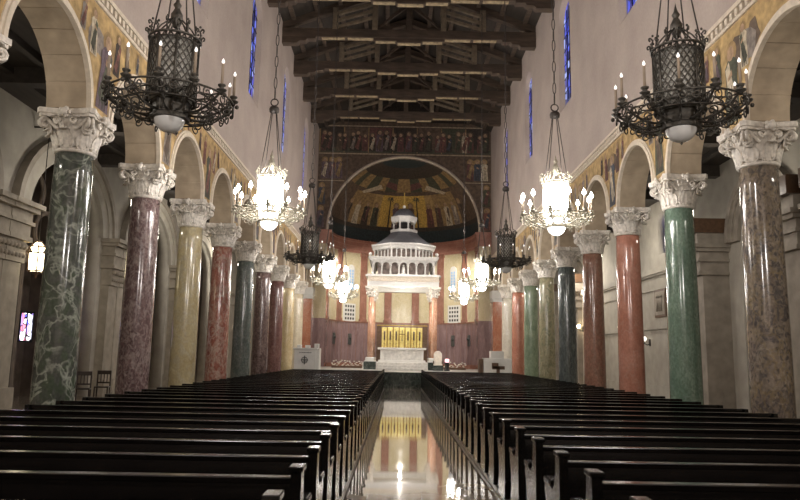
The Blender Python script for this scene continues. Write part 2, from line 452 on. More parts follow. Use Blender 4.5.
# spandrel fresco: one painted band per side
for side, nm in ((-1, 'left'), (1, 'right')):
    mb0 = plate('arcade_fresco', None or ([(YE-.05, 8.02), (YS, 8.02), (YS, ZS+.02)] + [p for i in range(-4, 9) for p in arc(cy(i)+B/2, ZS+.02, RA+.1, PI, 0, 20) if True and cy(i)+B/2-RA-.1 > YS] + [(YE-.05, ZS+.02)]), [], .012,
                lambda a, b2, d, s=side: Vector((s*(WF-.008) + d, a, b2)), PM[PI_['gold']])
    # background patches and figures
    mb = MB(); rnd = random.Random(3+side); FIGS = []
    def fig_(*a, **k): q = MB(); figure(q, *a[1:], **k); FIGS.append(q)
    f = lambda a, b2, d, s=side: Vector((s*(WF-.017-d), a, b2))
    for i in range(-2, 10):
        yc = cy(i)
        # ground colours behind the figures
        for k in range(3):
            a = yc + rnd.uniform(-.9, .9); zz = rnd.uniform(7.25, 7.5); ww = rnd.uniform(.25, .5)
            pts = [(a+ww*cos(2*PI*t/9)*rnd.uniform(.7,1.1), zz+.35*sin(2*PI*t/9)*rnd.uniform(.6,1.1)) for t in range(9)]
            mb.add([f(p, q, .0004+.0004*k) for p, q in pts], [tuple(range(9))], PI_[rnd.choice(['ochre','brown','ochre','grey','cream'])])
        fig_(mb, f, yc+.04, 6.12, 1.55, rnd.choice(ROB), rnd.choice(ROB), 'ochre', rnd.uniform(-.05,.05))
        fig_(mb, f, yc-.50, 7.02, .86, rnd.choice(ROB), rnd.choice(ROB), 'ochre', rnd.uniform(-.1,.1))
        fig_(mb, f, yc+.55, 7.02, .86, rnd.choice(ROB), rnd.choice(ROB), 'ochre', rnd.uniform(-.1,.1))
        if rnd.random() < .8: fig_(mb, f, yc-.98, 7.30, .62, rnd.choice(ROB), rnd.choice(ROB), 'ochre', rnd.uniform(-.1,.1))
        if rnd.random() < .8: fig_(mb, f, yc+1.05, 7.32, .6, rnd.choice(ROB), rnd.choice(ROB), 'ochre', rnd.uniform(-.1,.1))
        if rnd.random() < .6: fig_(mb, f, yc+1.6, 7.5, .45, rnd.choice(ROB), rnd.choice(ROB), 'ochre', 0)
        for s in (-1, 1):   # pale border strips following the impost
            mb.add([f(*p, .003) for p in ((yc+s*.36,6.0),(yc+s*.40,6.0),(yc+s*.52,6.75),(yc+s*.48,6.75))], [(0,1,2,3)], PI_['cream'])
    # drop anything falling into the arch openings; every figure is a part
    def clear(pts):
        for x, y, z in pts:
            k = min(range(-4, 9), key=lambda i: abs(cy(i)+B/2-y)); c = cy(k)+B/2
            if math.hypot(y-c, z-ZS) < RA+.10 or z > 8.02 or y > 46.9: return False
        return True
    for fg in FIGS:
        keep = MB()
        for fc, mi in zip(fg.f, fg.m):
            pts = [fg.v[v_] for v_ in fc]
            if clear(pts): keep.add(pts, [tuple(range(len(fc)))], mi)
        if keep.f: keep.build('painted_figure', PM, mb0)
    keep = MB()
    for fc, mi in zip(mb.f, mb.m):
        pts = [mb.v[v_] for v_ in fc]
        if clear(pts): q = MB(); q.add(pts, [tuple(range(len(fc)))], mi); q.build('painted_patch', PM, mb0)
    tag(mb0, 'gold ground fresco with robed figures along the %s arcade, above the capitals' % nm, 'fresco', 'arcade frescoes')

# ------------------------------------------------------------------ end wall, apse
op = 'wall_end'
def end_outline():
    pts = [(-6.3, 20.2), (-6.3, 0), (-RP, 0), (-RP, ZC)] + arc(0, ZC, RP, PI, 0, 48)[1:] + [(RP, 0), (6.3, 0), (6.3, 20.2)]
    return pts
plate('wall_end', end_outline(), [], .5, lambda a, b2, d: Vector((a, YE+.25+d, b2)), M['plaster'], 'structure')
# apse drum
mb = MB(); n = 48
def drum(mb, r0, r1, z0, z1, mi=0, a0=-PI/2, a1=PI/2, n=48):
    vs = []
    for k in range(n+1):
        a = a0 + (a1-a0)*k/n
        for r in (r0, r1):
            for z in (z0, z1): vs.append((r*sin(a), YE+.45 + r*cos(a), z))
    fs = []
    for k in range(n):
        p = k*4; q = p+4
        fs += [(p, q, q+1, p+1), (p+2, p+3, q+3, q+2), (p+1, q+1, q+3, p+3), (p, p+2, q+2, q)]
    fs += [(0,1,3,2), (n*4, n*4+2, n*4+3, n*4+1)]
    mb.add(vs, fs, mi, False)
drum(mb, RP, RP+.3, 0, ZC+.2, 0)
mb.build('wall_apse', M['yellowmarble'], kind='structure')
mb = MB(); drum(mb, RP-.05, RP+.01, ZP, 3.98, 0); drum(mb, RP-.09, RP+.01, 3.92, 4.02, 1); drum(mb, RP-.10, RP+.01, ZP, 1.0, 1)
for a in range(-80, 81, 8):
    t = math.radians(a); drum(mb, RP-.055, RP-.045, 1.0, 3.92, 1, t-.0025, t+.0025, 1)
trim(mb, [M['wainscot'], M['redpil']])
mb = MB()
for a in (-84, -60.5, -33.8, -11.6, 11.6, 33.8, 60.5, 84):
    t = math.radians(a); drum(mb, RP-.10, RP+.01, 4.0, 9.2, 0, t-.052, t+.052, 4); drum(mb, RP-.13, RP+.01, 8.9, 9.2, 0, t-.062, t+.062, 4); drum(mb, RP-.13, RP+.01, 4.0, 4.2, 0, t-.062, t+.062, 4)
trim(mb, M['redpil'])
mb = MB()
for r, z0, z1 in ((.12, 9.12, 9.30), (.18, 9.30, 9.62), (.24, 9.62, 9.92), (.30, 9.92, 10.10)):
    drum(mb, RP-r, RP+.01, z0, z1)
    for s in (-1, 1):
        xa, xb = sorted((s*(RP-r), s*(WF+.05)))
        mb.box(xa, xb, YE-r*.5, YE+.45, z0, z1)
trim(mb, M['terracotta'])
for s in (-1, 1):
    mb = MB(); x0, x1 = sorted((s*5.22, s*6.06))
    mb.box(x0, x1, YE-.03, YE+.02, 4.0, 9.2, 0); mb.box(x0, x1, YE-.05, YE+.02, ZP, 4.0, 1)
    trim(mb, [M['yellowmarble'], M['wainscot']])
# semi dome with its painting
def dome(u, v, r):     # u azimuth -90..90, v elevation 0..90
    a, e = math.radians(u), math.radians(v)
    return Vector((r*cos(e)*sin(a), YE+.45 + r*cos(e)*cos(a), ZC + r*sin(e)))
mb = MB(); nu, nv = 64, 26; vs = []; fs = []
for j in range(nv+1):
    for i in range(nu+1): vs.append(dome(-90+180*i/nu, 90*j/nv*.999, RP))
for j in range(nv+1):
    for i in range(nu+1): vs.append(dome(-90+180*i/nu, 90*j/nv*.999, RP+.25))
NN = (nu+1)*(nv+1); mis = []
for j in range(nv):
    for i in range(nu):
        a = j*(nu+1)+i; e = 90*(j+.5)/nv; u = abs(-90+180*(i+.5)/nu)
        if e < 11: col = 'teal'
        elif e < 13: col = 'dark'
        elif e < 41: col = 'bright' if u < 22 else 'gold' if u < 30 else ('ochre' if u < 58 else 'brown')
        elif e < 46: col = 'brown'
        elif e < 60: col = 'ochre' if (int((u+4)/13) % 2 == 0) else 'green'
        else: col = 'dark' if e < 74 else 'teal'
        mb.add([vs[a], vs[a+1], vs[a+nu+2], vs[a+nu+1]], [(0,1,2,3)], PI_[col])
        mb.add([vs[NN+a], vs[NN+a+1], vs[NN+a+nu+2], vs[NN+a+nu+1]], [(3,2,1,0)], PI_['dark'])
mb.build('ceiling_apse', PM, kind='structure')
conch = thing('apse_painting', 'painting of robed saints and palms on gold in the half dome of the apse', 'mural', (0, YE+2, ZC+.5))
f = lambda u, v, d: dome(u, v, RP-.012-d) - Vector((0, YE+2, ZC+.5))
def dfig(u, v, h, *a, **k):   # figure on the dome, h in degrees, widths stretched
    sub = MB(); figure(sub, lambda p, q, d: f(u+(p-u)*1.0, q, d), u, v, h, *a, **k)
    sub.build('painted_figure', PM, conch)
for u, rb, mt in ((-47,'cream','cream'), (-36.5,'dark','maroon'), (-27,'green','dark'), (-7,'violet','maroon'), (7,'maroon','brown'), (25,'maroon','red'), (34,'brown','maroon'), (44,'cream','brown'), (53,'grey','cream'), (-58,'brown','dark'), (63,'brown','dark')):
    dfig(u, 13.5, 20 if abs(u) > 12 else 21, rb, mt, 'ochre')
for u in (-13.5, 13.5):     # palms
    mb = MB()
    mb.add([f(u-.7, 13, .006), f(u+.7, 13, .006), f(u+.5, 38, .006), f(u-.5, 38, .006)], [(0,1,2,3)], PI_['dark'])
    for k in range(9):
        a = PI*(-.15 + 1.3*k/8); du, dv = 4.4*cos(a), 4.6*sin(a)
        mb.add([f(u, 37.5, .007), f(u+du*.5-.5*sin(a), 37.5+dv*.6+.6, .007), f(u+du, 37.5+dv*.75-1., .007), f(u+du*.5+.5*sin(a), 37.5+dv*.5-.4, .007)], [(0,1,2,3)], PI_['green'])
    mb.build('painted_palm', PM, conch)
for s in (-1, 1):           # pale scroll
    mb = MB()      # pale scrolls above the saints
    mb.add([f(s*p, q, .004) for p, q in ((26,47),(36,44),(48,40),(52,41.5),(42,46),(31,51))], [(0,1,2,3,4,5)], PI_['cream'])
    mb.add([f(s*p, q, .003) for p, q in ((8,46),(24,50),(22,55),(9,53))], [(0,1,2,3)], PI_['maroon'])
    mb.build('painted_scroll', PM, conch)
# pale ribbed moulding round the arch
mb = MB()
pts = [(RP*cos(PI*k/60), YE-.03, ZC+RP*sin(PI*k/60)) for k in range(61)]
mb.tube(pts, .075, 8)
for k in range(60):
    a = PI*(k+.5)/60; mb.sphere(((RP+.01)*cos(a), YE-.09, ZC+(RP+.01)*sin(a)), .05, 6, 4)
trim(mb, M['mould'])
# end wall mural
def mural_outline(e=0.):
    return [(WF-.02, 17.9), (-WF+.02, 17.9), (-WF+.02, ZC+.02), (-RP-.12, ZC+.02)] + arc(0, ZC, RP+.12, PI, 0, 40)[1:-1] + [(RP+.12, ZC+.02), (WF-.02, ZC+.02)]
mural = plate('end_wall_mural', mural_outline(), [], .02, lambda a, b2, d: Vector((a, YE-.011+d, b2)), PM[PI_['brown']])
mb = MB(); f = lambda a, b2, d: Vector((a, YE-.022-d, b2)); rnd = random.Random(5)
def mfig(*a, **k): q = MB(); figure(q, *a[1:], **k); q.build('painted_figure', PM, mural)
def rect(a0, a1, z0, z1, col, d=.002): mb.add([f(a0,z0,d), f(a1,z0,d), f(a1,z1,d), f(a0,z1,d)], [(0,1,2,3)], PI_[col])
def outside(a, z, m=.3): return math.hypot(a, max(z-ZC, 0)) > RP+m
rect(-6.05, 6.05, 17.55, 17.62, 'line', .004); rect(-6.05, 6.05, 15.52, 15.60, 'line', .004)
for s in (-1, 1):
    xe = math.sqrt((RP+.2)**2-(13.6-ZC)**2); a, b2 = sorted((s*xe, s*6.05)); rect(a, b2, 13.56, 13.62, 'line', .004)
rect(-6.05, 6.05, 15.66, 15.95, 'green', .002); 
for k in range(7):
    x0 = -6 + k*12/7; rect(x0+.06, x0+12/7-.06, 16.0, 17.5, ['dark','brown','maroon','dark','brown','green','dark'][k], .001); rect(x0-.03, x0+.03, 15.65, 17.5, 'ochre', .004)
for k in range(24):
    x = -5.7 + 11.4*k/23 + rnd.uniform(-.12,.12)
    mfig(mb, f, x, 15.75, rnd.uniform(1.25, 1.55), rnd.choice(['maroon','dark','cream','brown','violet','dark','maroon']), rnd.choice(ROB), 'brown')
for s in (-1, 1):
    for zz, xs in ((13.75, (5.6, 5.1, 4.6, 4.15)), (13.75, (3.45, 2.9)), (11.9, (5.75,)), (10.25, (5.78,))):
        for x in xs:
            hh = 1.5 if x > 3.7 else .95
            z2 = zz if x > 3.7 else 14.35
            if outside(x-.25, z2, .2): mfig(mb, f, s*x, z2, hh, rnd.choice(ROB), rnd.choice(['cream','ochre','maroon','blue']), 'ochre')
    a, b2 = sorted((s*4.6, s*5.0)); rect(a, b2, 13.85, 15.2, 'ochre', .0015)
mb.build('painted_border', PM, mural)
tag(mural, 'dark mural of standing figures in rows above the apse arch, under the roof', 'mural')

# apse windows: pierced white grilles
def grille(az, z0, z1, wdeg, rows, cols, label, arch=True):
    a = math.radians(az); cx, cyy = (RP-.06)*sin(a), YE+.45+(RP-.06)*cos(a)
    t = thing('window_grille', label, 'grille', (cx, cyy, z0), -a, 'apse grilles')
    hw = wdeg; h = z1-z0; mb = MB()
    fr = lambda p, q, d: Vector((p, -d, q))
    mb.box(-hw, hw, -.05, .03, 0, h)
    if arch:
        mb.prism(arc(0, h, hw, 0, PI, 12), fr, -.03, .05)
    mb.build('panel', M['white'], t)
    for r in range(rows):
        for c2 in range(cols):
            x = (c2+.5)/cols*2*hw*.84 - hw*.84; z = (r+.5)/rows*h*.92 + h*.04; s = .30*2*hw*.84/cols
            hb = MB(); hb.bbox(x-s, x+s, -.056, -.04, z-s*1.1, z+s*1.1, .006); hb.build('opening', M['black'] if rows < 6 else M['darkblue'], t)
    return t
M['darkblue'] = emit('blue_evening_pane', (.18,.30,.45), .55)
for s, nm in ((-1, 'left'), (1, 'right')):
    grille(s*48, 4.0, 5.3, .60, 4, 4, 'low white pierced stone grille with square dark holes, %s of the altar canopy' % nm, False)
    grille(s*47, 6.25, 7.9, .30, 7, 2, 'tall narrow white window grille with bluish panes high in the apse, %s of the canopy' % nm)

# ------------------------------------------------------------------ floors, ceilings, aisles
mb = MB(); mb.box(-XO-2.8, XO+2.8, YS-.5, YE+6, -.3, 0); mb.build('floor', M['floor'], kind='structure')
pf = MB()
for s in (-1, 1):
    x0, x1 = sorted((s*.90, s*5.35)); pf.bbox(x0, x1, 2.0, 34.1, 0.001, .075, .012)
pf.build('floor_pews', M['pewfloor'], kind='structure')
sp = MB()
for k in range(4): sp.box(-5.95, 5.95, 34.6+.33*k, YE+5.4 if k == 3 else 34.6+.33*(k+1), 0, ZP*(k+1)/4, 0)
sp.box(-5.9, 5.9, 35.62, YE+.5, ZP, ZP+.012, 1)
sp.build('floor_sanctuary', [M['verde'], M['whitegrey']], kind='structure')
for s, nm in ((-1, 'left'), (1, 'right')):
    mb = MB(); x0, x1 = sorted((s*WB, s*(XO+.4)))
    mb.box(x0, x1, YS, YE+.5, ZA, ZA+.25)
    for i in range(-3, 10):
        mb.box(x0, x1, cy(i)-.18, cy(i)+.18, ZA-.4, ZA)
    for k in range(1, 4):
        xx = s*(WB+(XO-WB)*k/4); mb.box(xx-.08, xx+.08, YS, YE, ZA-.18, ZA)
    mb.build('ceiling_aisle_'+nm, M['deck'], kind='structure')
    # outer wall with chapel openings
    chap = [(14.45,2.5,3.35), (21.9,2.5,3.35), (29.4,2.5,3.35), (36.85,2.5,3.35)] if s < 0 else [(13.4,1.55,2.15), (20.95,1.55,2.15), (43.2,1.55,2.15)]
    outer = [(YS, 0)]
    for c, ri, ro in chap: outer += [(c-ri, 0), (c-ri, 5.55)] + [(a, 5.55+(b2-5.55)*(.8 if s < 0 else 1)) for a, b2 in arc(c, 5.55, ri, PI, 0, 24)[1:-1]] + [(c+ri, 5.55), (c+ri, 0)]
    outer += [(YE+.5, 0), (YE+.5, ZA+.2), (YS, ZA+.2)]
    awin = [archwin(c, 6.1, 7.9, .42) for c in ([29.2] if s > 0 else [])]
    plate('wall_aisle_'+nm, outer, awin, .5, lambda a, b2, d, s=s: Vector((s*(XO+.25)+d, a, b2)), M['aisle'], 'structure')
    for wq in awin:
        win_n += 1; g = MB(); g.prism(wq, lambda a, b2, d, s=s: Vector((s*(XO+.35)+d, a, b2)), -.02, .02)
        g.build('window_%d' % win_n, M['glass_blue'], kind='structure')
    for c, ri, ro in chap:
        # chapel recess
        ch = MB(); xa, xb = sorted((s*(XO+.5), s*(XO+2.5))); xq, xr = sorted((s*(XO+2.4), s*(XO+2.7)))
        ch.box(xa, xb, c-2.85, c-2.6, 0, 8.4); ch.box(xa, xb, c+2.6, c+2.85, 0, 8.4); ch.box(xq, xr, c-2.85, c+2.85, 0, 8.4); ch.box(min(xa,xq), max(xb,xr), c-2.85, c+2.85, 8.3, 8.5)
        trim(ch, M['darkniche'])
        # moulded arch ring and jamb piers with entablature blocks
        rg = MB()
        for r0, r1, pr, mi_ in ((ri-.02, ri+(ro-ri)*.45, .10, 0), (ri+(ro-ri)*.45, ro-.2, .16, 0), (ro-.2, ro, .24, 1)):
            vs = []; q = 28
            for k in range(q+1):
                a = PI*k/q
                for r, x in ((r0, XO-pr), (r1, XO-pr), (r1, XO+.02), (r0, XO+.02)): vs.append((s*x, c+r*cos(a), 5.55+r*sin(a)*(.8 if s < 0 else 1)))
            fs = [(0,1,2,3), tuple(q*4+j for j in (3,2,1,0))]
            for k in range(q):
                for j in range(4): fs.append((k*4+j, k*4+(j+1)%4, k*4+4+(j+1)%4, k*4+4+j))
            rg.add(vs, fs, mi_)
        trim(rg, [M['aisle_dark'] if s > 0 else M['aisle'], M['aisle_dark']])
        for e in (-1, 1):
            yc = c + e*(ro+.02); pier = MB()
            if s > 0: yc = c + e*(ro+.75)
            else: yc = c + e*3.25 - (.25 if e < 0 else 0)
            ep = .013 if e < 0 else 0
            def pb(d, y0, y1, z0, z1, mi=0, ep=ep):
                d += ep; z0 += ep*.4; z1 += ep*.4; y0 -= ep*.3; y1 += ep*.3
                x0, x1 = sorted((s*(XO-d), s*(XO+.02))); pier.box(x0, x1, y0, y1, z0, z1, mi)
            pb(.30, yc-.42, yc+.42, 0, 3.9); pb(.42, yc-.5, yc+.5, 0, .55)
            pb(.38, yc-.46, yc+.46, 3.9, 4.5, 1)
            for q in range(5):
                yy = yc-.36+q*.18
                pier.sphere((s*(XO-.42), yy, 4.35), .085, 8, 6, 1); pier.sphere((s*(XO-.40), yy, 4.1), .07, 8, 6, 1)
            D = .0 if s < 0 else .55; D2 = .0 if s < 0 else .9
            if s > 0: pb(.9, yc-.47, yc+.47, 0, 4.49, 1)
            pb(.50+D, yc-.55, yc+.55, 4.5, 4.62); pb(.44+D, yc-.5, yc+.5, 4.62, 4.95); pb(.52+D, yc-.58, yc+.58, 4.95, 5.05)
            pb(.46+D, yc-.52, yc+.52, 5.05, 5.3); pb(.60+D, yc-.64, yc+.64, 5.3, 5.42); pb(.70+D, yc-.72, yc+.72, 5.42, 5.55)
            if s > 0: pb(1.05, yc-.53, yc+.53, 5.55, 5.95, 1); pb(1.25, yc-.6, yc+.6, 5.95, 6.45, 2)
            trim(pier, [M['aisle_dark'] if s > 0 else M['aisle_tan'], M['aisle_dark'] if s > 0 else M['aisle_tan'], M['brownwood']])
    # string course and dado between chapels
    lines = []; edge = YS
    for c, ri, ro in chap: lines.append((edge, c-ro-.75)); edge = c+ro+.75
    lines.append((edge, YE))
    st = MB()
    for a, b2 in lines:
        if b2-a < .3: continue
        for d, z0, z1 in ((.14, 5.21, 5.29), (.22, 5.29, 5.51), (.08, 4.6, 4.7), (.10, 2.9, 3.02), (.07, 0, .5)):
            x0, x1 = sorted((s*(XO-d), s*(XO+.02))); st.box(x0, x1, a, b2, z0, z1)
    trim(st, M['aisle'])
# rear and far closures
mb = MB(); mb.box(-XO-3, XO+3, YS-.4, YS, -.3, 20.5); mb.build('wall_rear', M['plaster'], kind='structure')
for s, nm in ((-1, 'left'), (1, 'right')):
    mb = MB(); x0, x1 = sorted((s*6.3, s*(XO+.5))); mb.box(x0, x1, YE+.1, YE+.5, 0, ZA+.3); mb.build('wall_aisle_end_'+nm, M['aisle'], kind='structure')

# ------------------------------------------------------------------ roof deck and trusses
rise = 2.5
mb = MB()
for s in (-1, 1):
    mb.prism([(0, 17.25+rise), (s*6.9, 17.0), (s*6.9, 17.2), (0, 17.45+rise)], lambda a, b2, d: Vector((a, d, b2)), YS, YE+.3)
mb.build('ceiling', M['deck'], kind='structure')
pl = MB()
for s in (-1, 1):
    for k in range(1, 6):
        x = s*6.0*k/5.4; z = 17.2+rise*(1-abs(x)/6.9); pl.box(x-.1, x+.1, YS, YE, z-.25, z)
trim(pl, M['dwood'])
gm = MB(); gm.prism([(-6.3, 17.9), (6.3, 17.9), (0, 20.2)], lambda a, b2, d: Vector((a, d, b2)), YE-.06, YE)
trim(gm, M['deck'])
def make_truss():
    t = thing('roof_truss', 'x', 'roof truss', (0, cy(5), ZB+.34), 0, 'roof trusses')
    L = WF+.02
    b = MB(); b.bbox(-L, L, -.2, .2, 0, .42, .015); b.build('tie_beam', M['dwood'], t)
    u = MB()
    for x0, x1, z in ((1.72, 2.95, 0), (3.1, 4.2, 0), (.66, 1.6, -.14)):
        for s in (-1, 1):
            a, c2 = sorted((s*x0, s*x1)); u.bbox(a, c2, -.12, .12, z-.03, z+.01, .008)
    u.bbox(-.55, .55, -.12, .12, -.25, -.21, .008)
    kb = MB(); kb.bbox(-1.66, 1.66, -.18, .18, -.14, .05, .01); kb.bbox(-.6, .6, -.18, .18, -.22, -.1, .01); kb.build('middle_block', M['dwood'], t)
    u.build('underside_lit_strip', M['beam_lit'], t)  # strips coloured as the lit parts of the underside
    for s in (-1, 1):
        br = MB()
        br.prism([(s*L, -.34), (s*(L-.75), -.34), (s*(L-.85), -.22), (s*(L-1.15), -.22), (s*(L-1.25), -.10), (s*(L-1.6), -.10), (s*(L-1.65), 0.), (s*L, 0.)], lambda a, b2, d: Vector((a, d, b2)), -.19, .19)
        br.build('corbel', M['dwood'], t)
        rf = MB()
        rf.prism([(s*L, .40), (s*L, .78), (0, .78+2.2), (0, .45+2.2)], lambda a, b2, d: Vector((a, d, b2)), -.16, .16)
        rf.build('rafter', M['dwood'], t)
        for x, nm in ((1.65, 'post'), (3.55, 'post')):
            p = MB(); h = .42 + 2.2*(1-x/L) + .15
            p.bbox(s*x-.13, s*x+.13, -.22, .22, .38, h, .01); p.build('post', M['slat'], t)
        sl = MB()
        for k in range(3):
            z0 = .50+k*.34 - .10
            sl.prism([(s*3.6, z0), (s*3.6, z0+.13), (s*1.6, z0+.13+.62), (s*1.6, z0+.62)], lambda a, b2, d: Vector((a, d, b2)), -.21, -.05)
        sl.build('brace_slats', M['slat'], t)
        dg = MB(); dg.prism([(s*1.6, .45), (s*1.5, .6), (s*.1, 1.9), (s*.1, 1.65)], lambda a, b2, d: Vector((a, d, b2)), -.08, .08); dg.build('diagonal', M['dwood'], t)
    kp = MB(); kp.bbox(-.14, .14, -.15, .15, .4, 2.8, .01); kp.build('king_post', M['dwood'], t)
    return t
tr = make_truss()
tr['label'] = 'dark timber roof truss nearest the end wall, the farthest of the row'
tr.location.y = cy(8)
for k, i in enumerate(range(7, -1, -1)):
    if i < 2: continue
    dup(tr, (0, cy(i), ZB+.34), 'dark timber roof truss, %s from the end wall mural' % ORD[k+1])

# ------------------------------------------------------------------ columns
def capital_mesh():
    mb = MB(); H = ZS-ZN
    mb.lathe([(.325,-.03),(.36,-.02),(.375,.01),(.36,.04),(.33,.05),(.33,.2),(.35,.38),(.42,.52),(.50,.60)], 28)
    def leaf(a0, z0, h, rb, out, wid, mi=0):
        def fn(u, v):
            # v along the leaf: up then curling outward and down
            if v < .72: t = v/.72; r = rb + .03 + .05*t*t; z = z0 + h*.92*t
            else: t = (v-.72)/.28; a = t*2.4; r = rb+.08 + out*(1-cos(a))*.62; z = z0+h*.92 + out*.75*sin(a)
            lob = 1 + .22*abs(sin(v*5.2*PI))
            w = wid*(.75+.45*sin(PI*min(v*1.05,1)))*(1-.55*max(0,v-.7)/.3)*lob
            x = (u-.5)*2*w; r2 = r - .9*x*x + .018*cos(u*6*PI)
            ca, sa = cos(a0), sin(a0)
            p = Vector((r2*ca - x*sa, r2*sa + x*ca, z))
            return p, Vector((ca, sa, .3)).normalized()
        mb.sheet(fn, 8, 11, .03, mi)
    for k in range(8): leaf(2*PI*k/8, .03, .26, .335, .15, .105)
    for k in range(8): leaf(2*PI*(k+.5)/8, .08, .42, .345, .19, .10)
    for k in range(4):                     # corner volutes and mid flowers
        a = PI/4 + PI/2*k; ca, sa = cos(a), sin(a)
        for sd in (-1, 1):
            pts = []; rads = []
            for q in range(26):
                t = q/25
                if t < .4:
                    s2 = t/.4; r = .40+.19*s2; z = .38+.20*s2; off = .13*(1-s2)
                else:
                    s2 = (t-.4)/.6; an = PI/2 - s2*3.1*PI; rr = .095*(1-.75*s2); r = .585+rr*cos(an); z = .485+rr*sin(an); off = 0
                pts.append((r*ca - sd*(off+.035)*sa, r*sa + sd*(off+.035)*ca, z)); rads.append(.036*(1-.4*t))
            mb.tube(pts, .03, 6, rads=rads)
        leaf(a, .30, .2, .46, .10, .07)
        b2 = PI/2*k; mb.sphere((.535*cos(b2), .535*sin(b2), .66), .085, 8, 6)
        for q in range(5):
            t = 2*PI*q/5; mb.sphere((.535*cos(b2) - .09*cos(t)*sin(b2), .535*sin(b2)+.09*cos(t)*cos(b2), .66+.07*sin(t)), .045, 6, 4)
        for e in (-1, 1):
            pts = []
            for q in range(16):
                t = q/15; an = -PI/2 + t*2.6*PI; rr = .07*(1-.65*t)
                uu = e*(.14+rr*cos(an)); pts.append((.49*cos(b2)-uu*sin(b2), .49*sin(b2)+uu*cos(b2), .52+rr*sin(an)))
            mb.tube(pts, .022, 5)
    # concave abacus in two steps
    for z0, z1, sc in ((.60,.655,.95), (.655,.753,1.)):
        poly = []
        for k in range(4):
            a = PI/4+PI/2*k; nx = a+PI/2
            c0 = Vector((cos(a), sin(a)))*.76*sc; c1 = Vector((cos(nx), sin(nx)))*.76*sc
            d = (c1-c0).normalized()
            p0, p1 = c0+d*.07, c1-d*.07; nrm = Vector((cos(a+PI/4), sin(a+PI/4)))
            for q in range(9):
                t = q/8; p = p0.lerp(p1, t) - nrm*.085*sin(PI*t); poly.append((p.x, p.y))
        mb.prism(poly, lambda p, q, d: Vector((p, q, d)), z0, z1)
    return mb
cap_o = None; shaft_me = {}; base_o = None
def column(side, i, mat, label):
    global cap_o, base_o
    zb = ZP*0
    t = thing('marble_column', label, 'column', (side*W, cy(i), 0), 0, 'nave columns')
    if cap_o is None:
        cap_o = capital_mesh().build('capital', M['capital'], t, (0,0,ZN))
        bm_ = MB(); bm_.box(-.5,.5,-.5,.5,0,.14)
        bm_.lathe([(.49,.14),(.52,.19),(.49,.25),(.42,.27),(.40,.31),(.42,.35),(.45,.37),(.45,.42),(.40,.44),(.37,.46)], 28)
        base_o = bm_.build('base', M['capital'], t)
    else:
        for src in (cap_o, base_o):
            c = src.copy(); C.objects.link(c); c.parent = t; c.rotation_euler.z = 0
    sm = MB()
    prof = []
    for k in range(15):
        z = .44 + (ZN-.03-.44)*k/14; q = k/14
        prof.append((.365 - .035*q**1.8, z))
    sm.lathe(prof, 40)
    sm.build('shaft', mat, t)
cols_l = [
 (-1, marble('cream_shaft', (.55,.48,.36), (.66,.6,.46), (.7,.66,.55), seed=30), 'column at the left picture edge, only its pale capital in view'),
 (0, marble('verde_antico_shaft', (.07,.078,.068), (.15,.16,.14), (.50,.53,.45), 1.7, .06, 2.6, .95, 1, .14, (1,1,.8), ((.085,.11,.075), 5), ((.44,.48,.40), 5., .075, .9), .35), 'dark green marble column laced with pale veins, nearest on the left'),
 (1, marble('purple_mottled_shaft', (.105,.058,.06), (.21,.135,.13), (.40,.33,.31), 8, .10, 6, .6, 2, .16, (1,1,.6), ((.30,.225,.21), 14), ((.40,.33,.30), 14, .06, .6), .4), 'purple red column with fine grey mottling, left row behind the green veined one'),
 (2, marble('yellow_shaft', (.42,.34,.18), (.56,.48,.29), (.62,.57,.43), 2.4, .06, 1.6, .5, 13, .16, (1,1,.7), ((.48,.42,.28), 6), None, .25), 'pale yellow marble column in the left row'),
 (3, marble('red_white_shaft', (.28,.085,.06), (.42,.17,.125), (.56,.42,.35), 4.2, .12, 4, .8, 14, .16, (1,1,.6), ((.45,.27,.21), 7), ((.58,.45,.38), 9, .06, .7), .35), 'red column streaked with pale veins, left row behind the yellow one'),
 (4, marble('grey_green_shaft', (.11,.128,.115), (.20,.22,.20), (.31,.34,.31), 5., .06, 5, .6, 15, .16, (1,1,.7), ((.12,.15,.135), 11), None, .4), 'grey green marble column in the left row, behind the red streaked one'),
 (5, marble('dark_purple_shaft', (.08,.048,.045), (.17,.11,.10), (.33,.25,.22), 6, .07, 6, .6, 16, .16, (1,1,.7), ((.2,.14,.125), 12), None, .4), 'dark brownish purple column in the left row'),
 (6, marble('maroon_shaft', (.15,.065,.06), (.26,.14,.12), (.40,.29,.25), 6, .06, 5, .5, 17, .16, (1,1,.7), None, None, .35), 'maroon column in the left row, last before the pale ones'),
 (7, marble('honey_shaft', (.55,.42,.22), (.70,.58,.36), (.78,.7,.55), 2, .05, 2, .5, 18, .16), 'honey cream column in the left row, behind the white pulpit'),
 (8, marble('pale_cream_shaft', (.62,.52,.36), (.74,.66,.5), (.8,.74,.62), 2, .05, 2, .5, 19, .16), 'pale cream column farthest down the left row'),
]
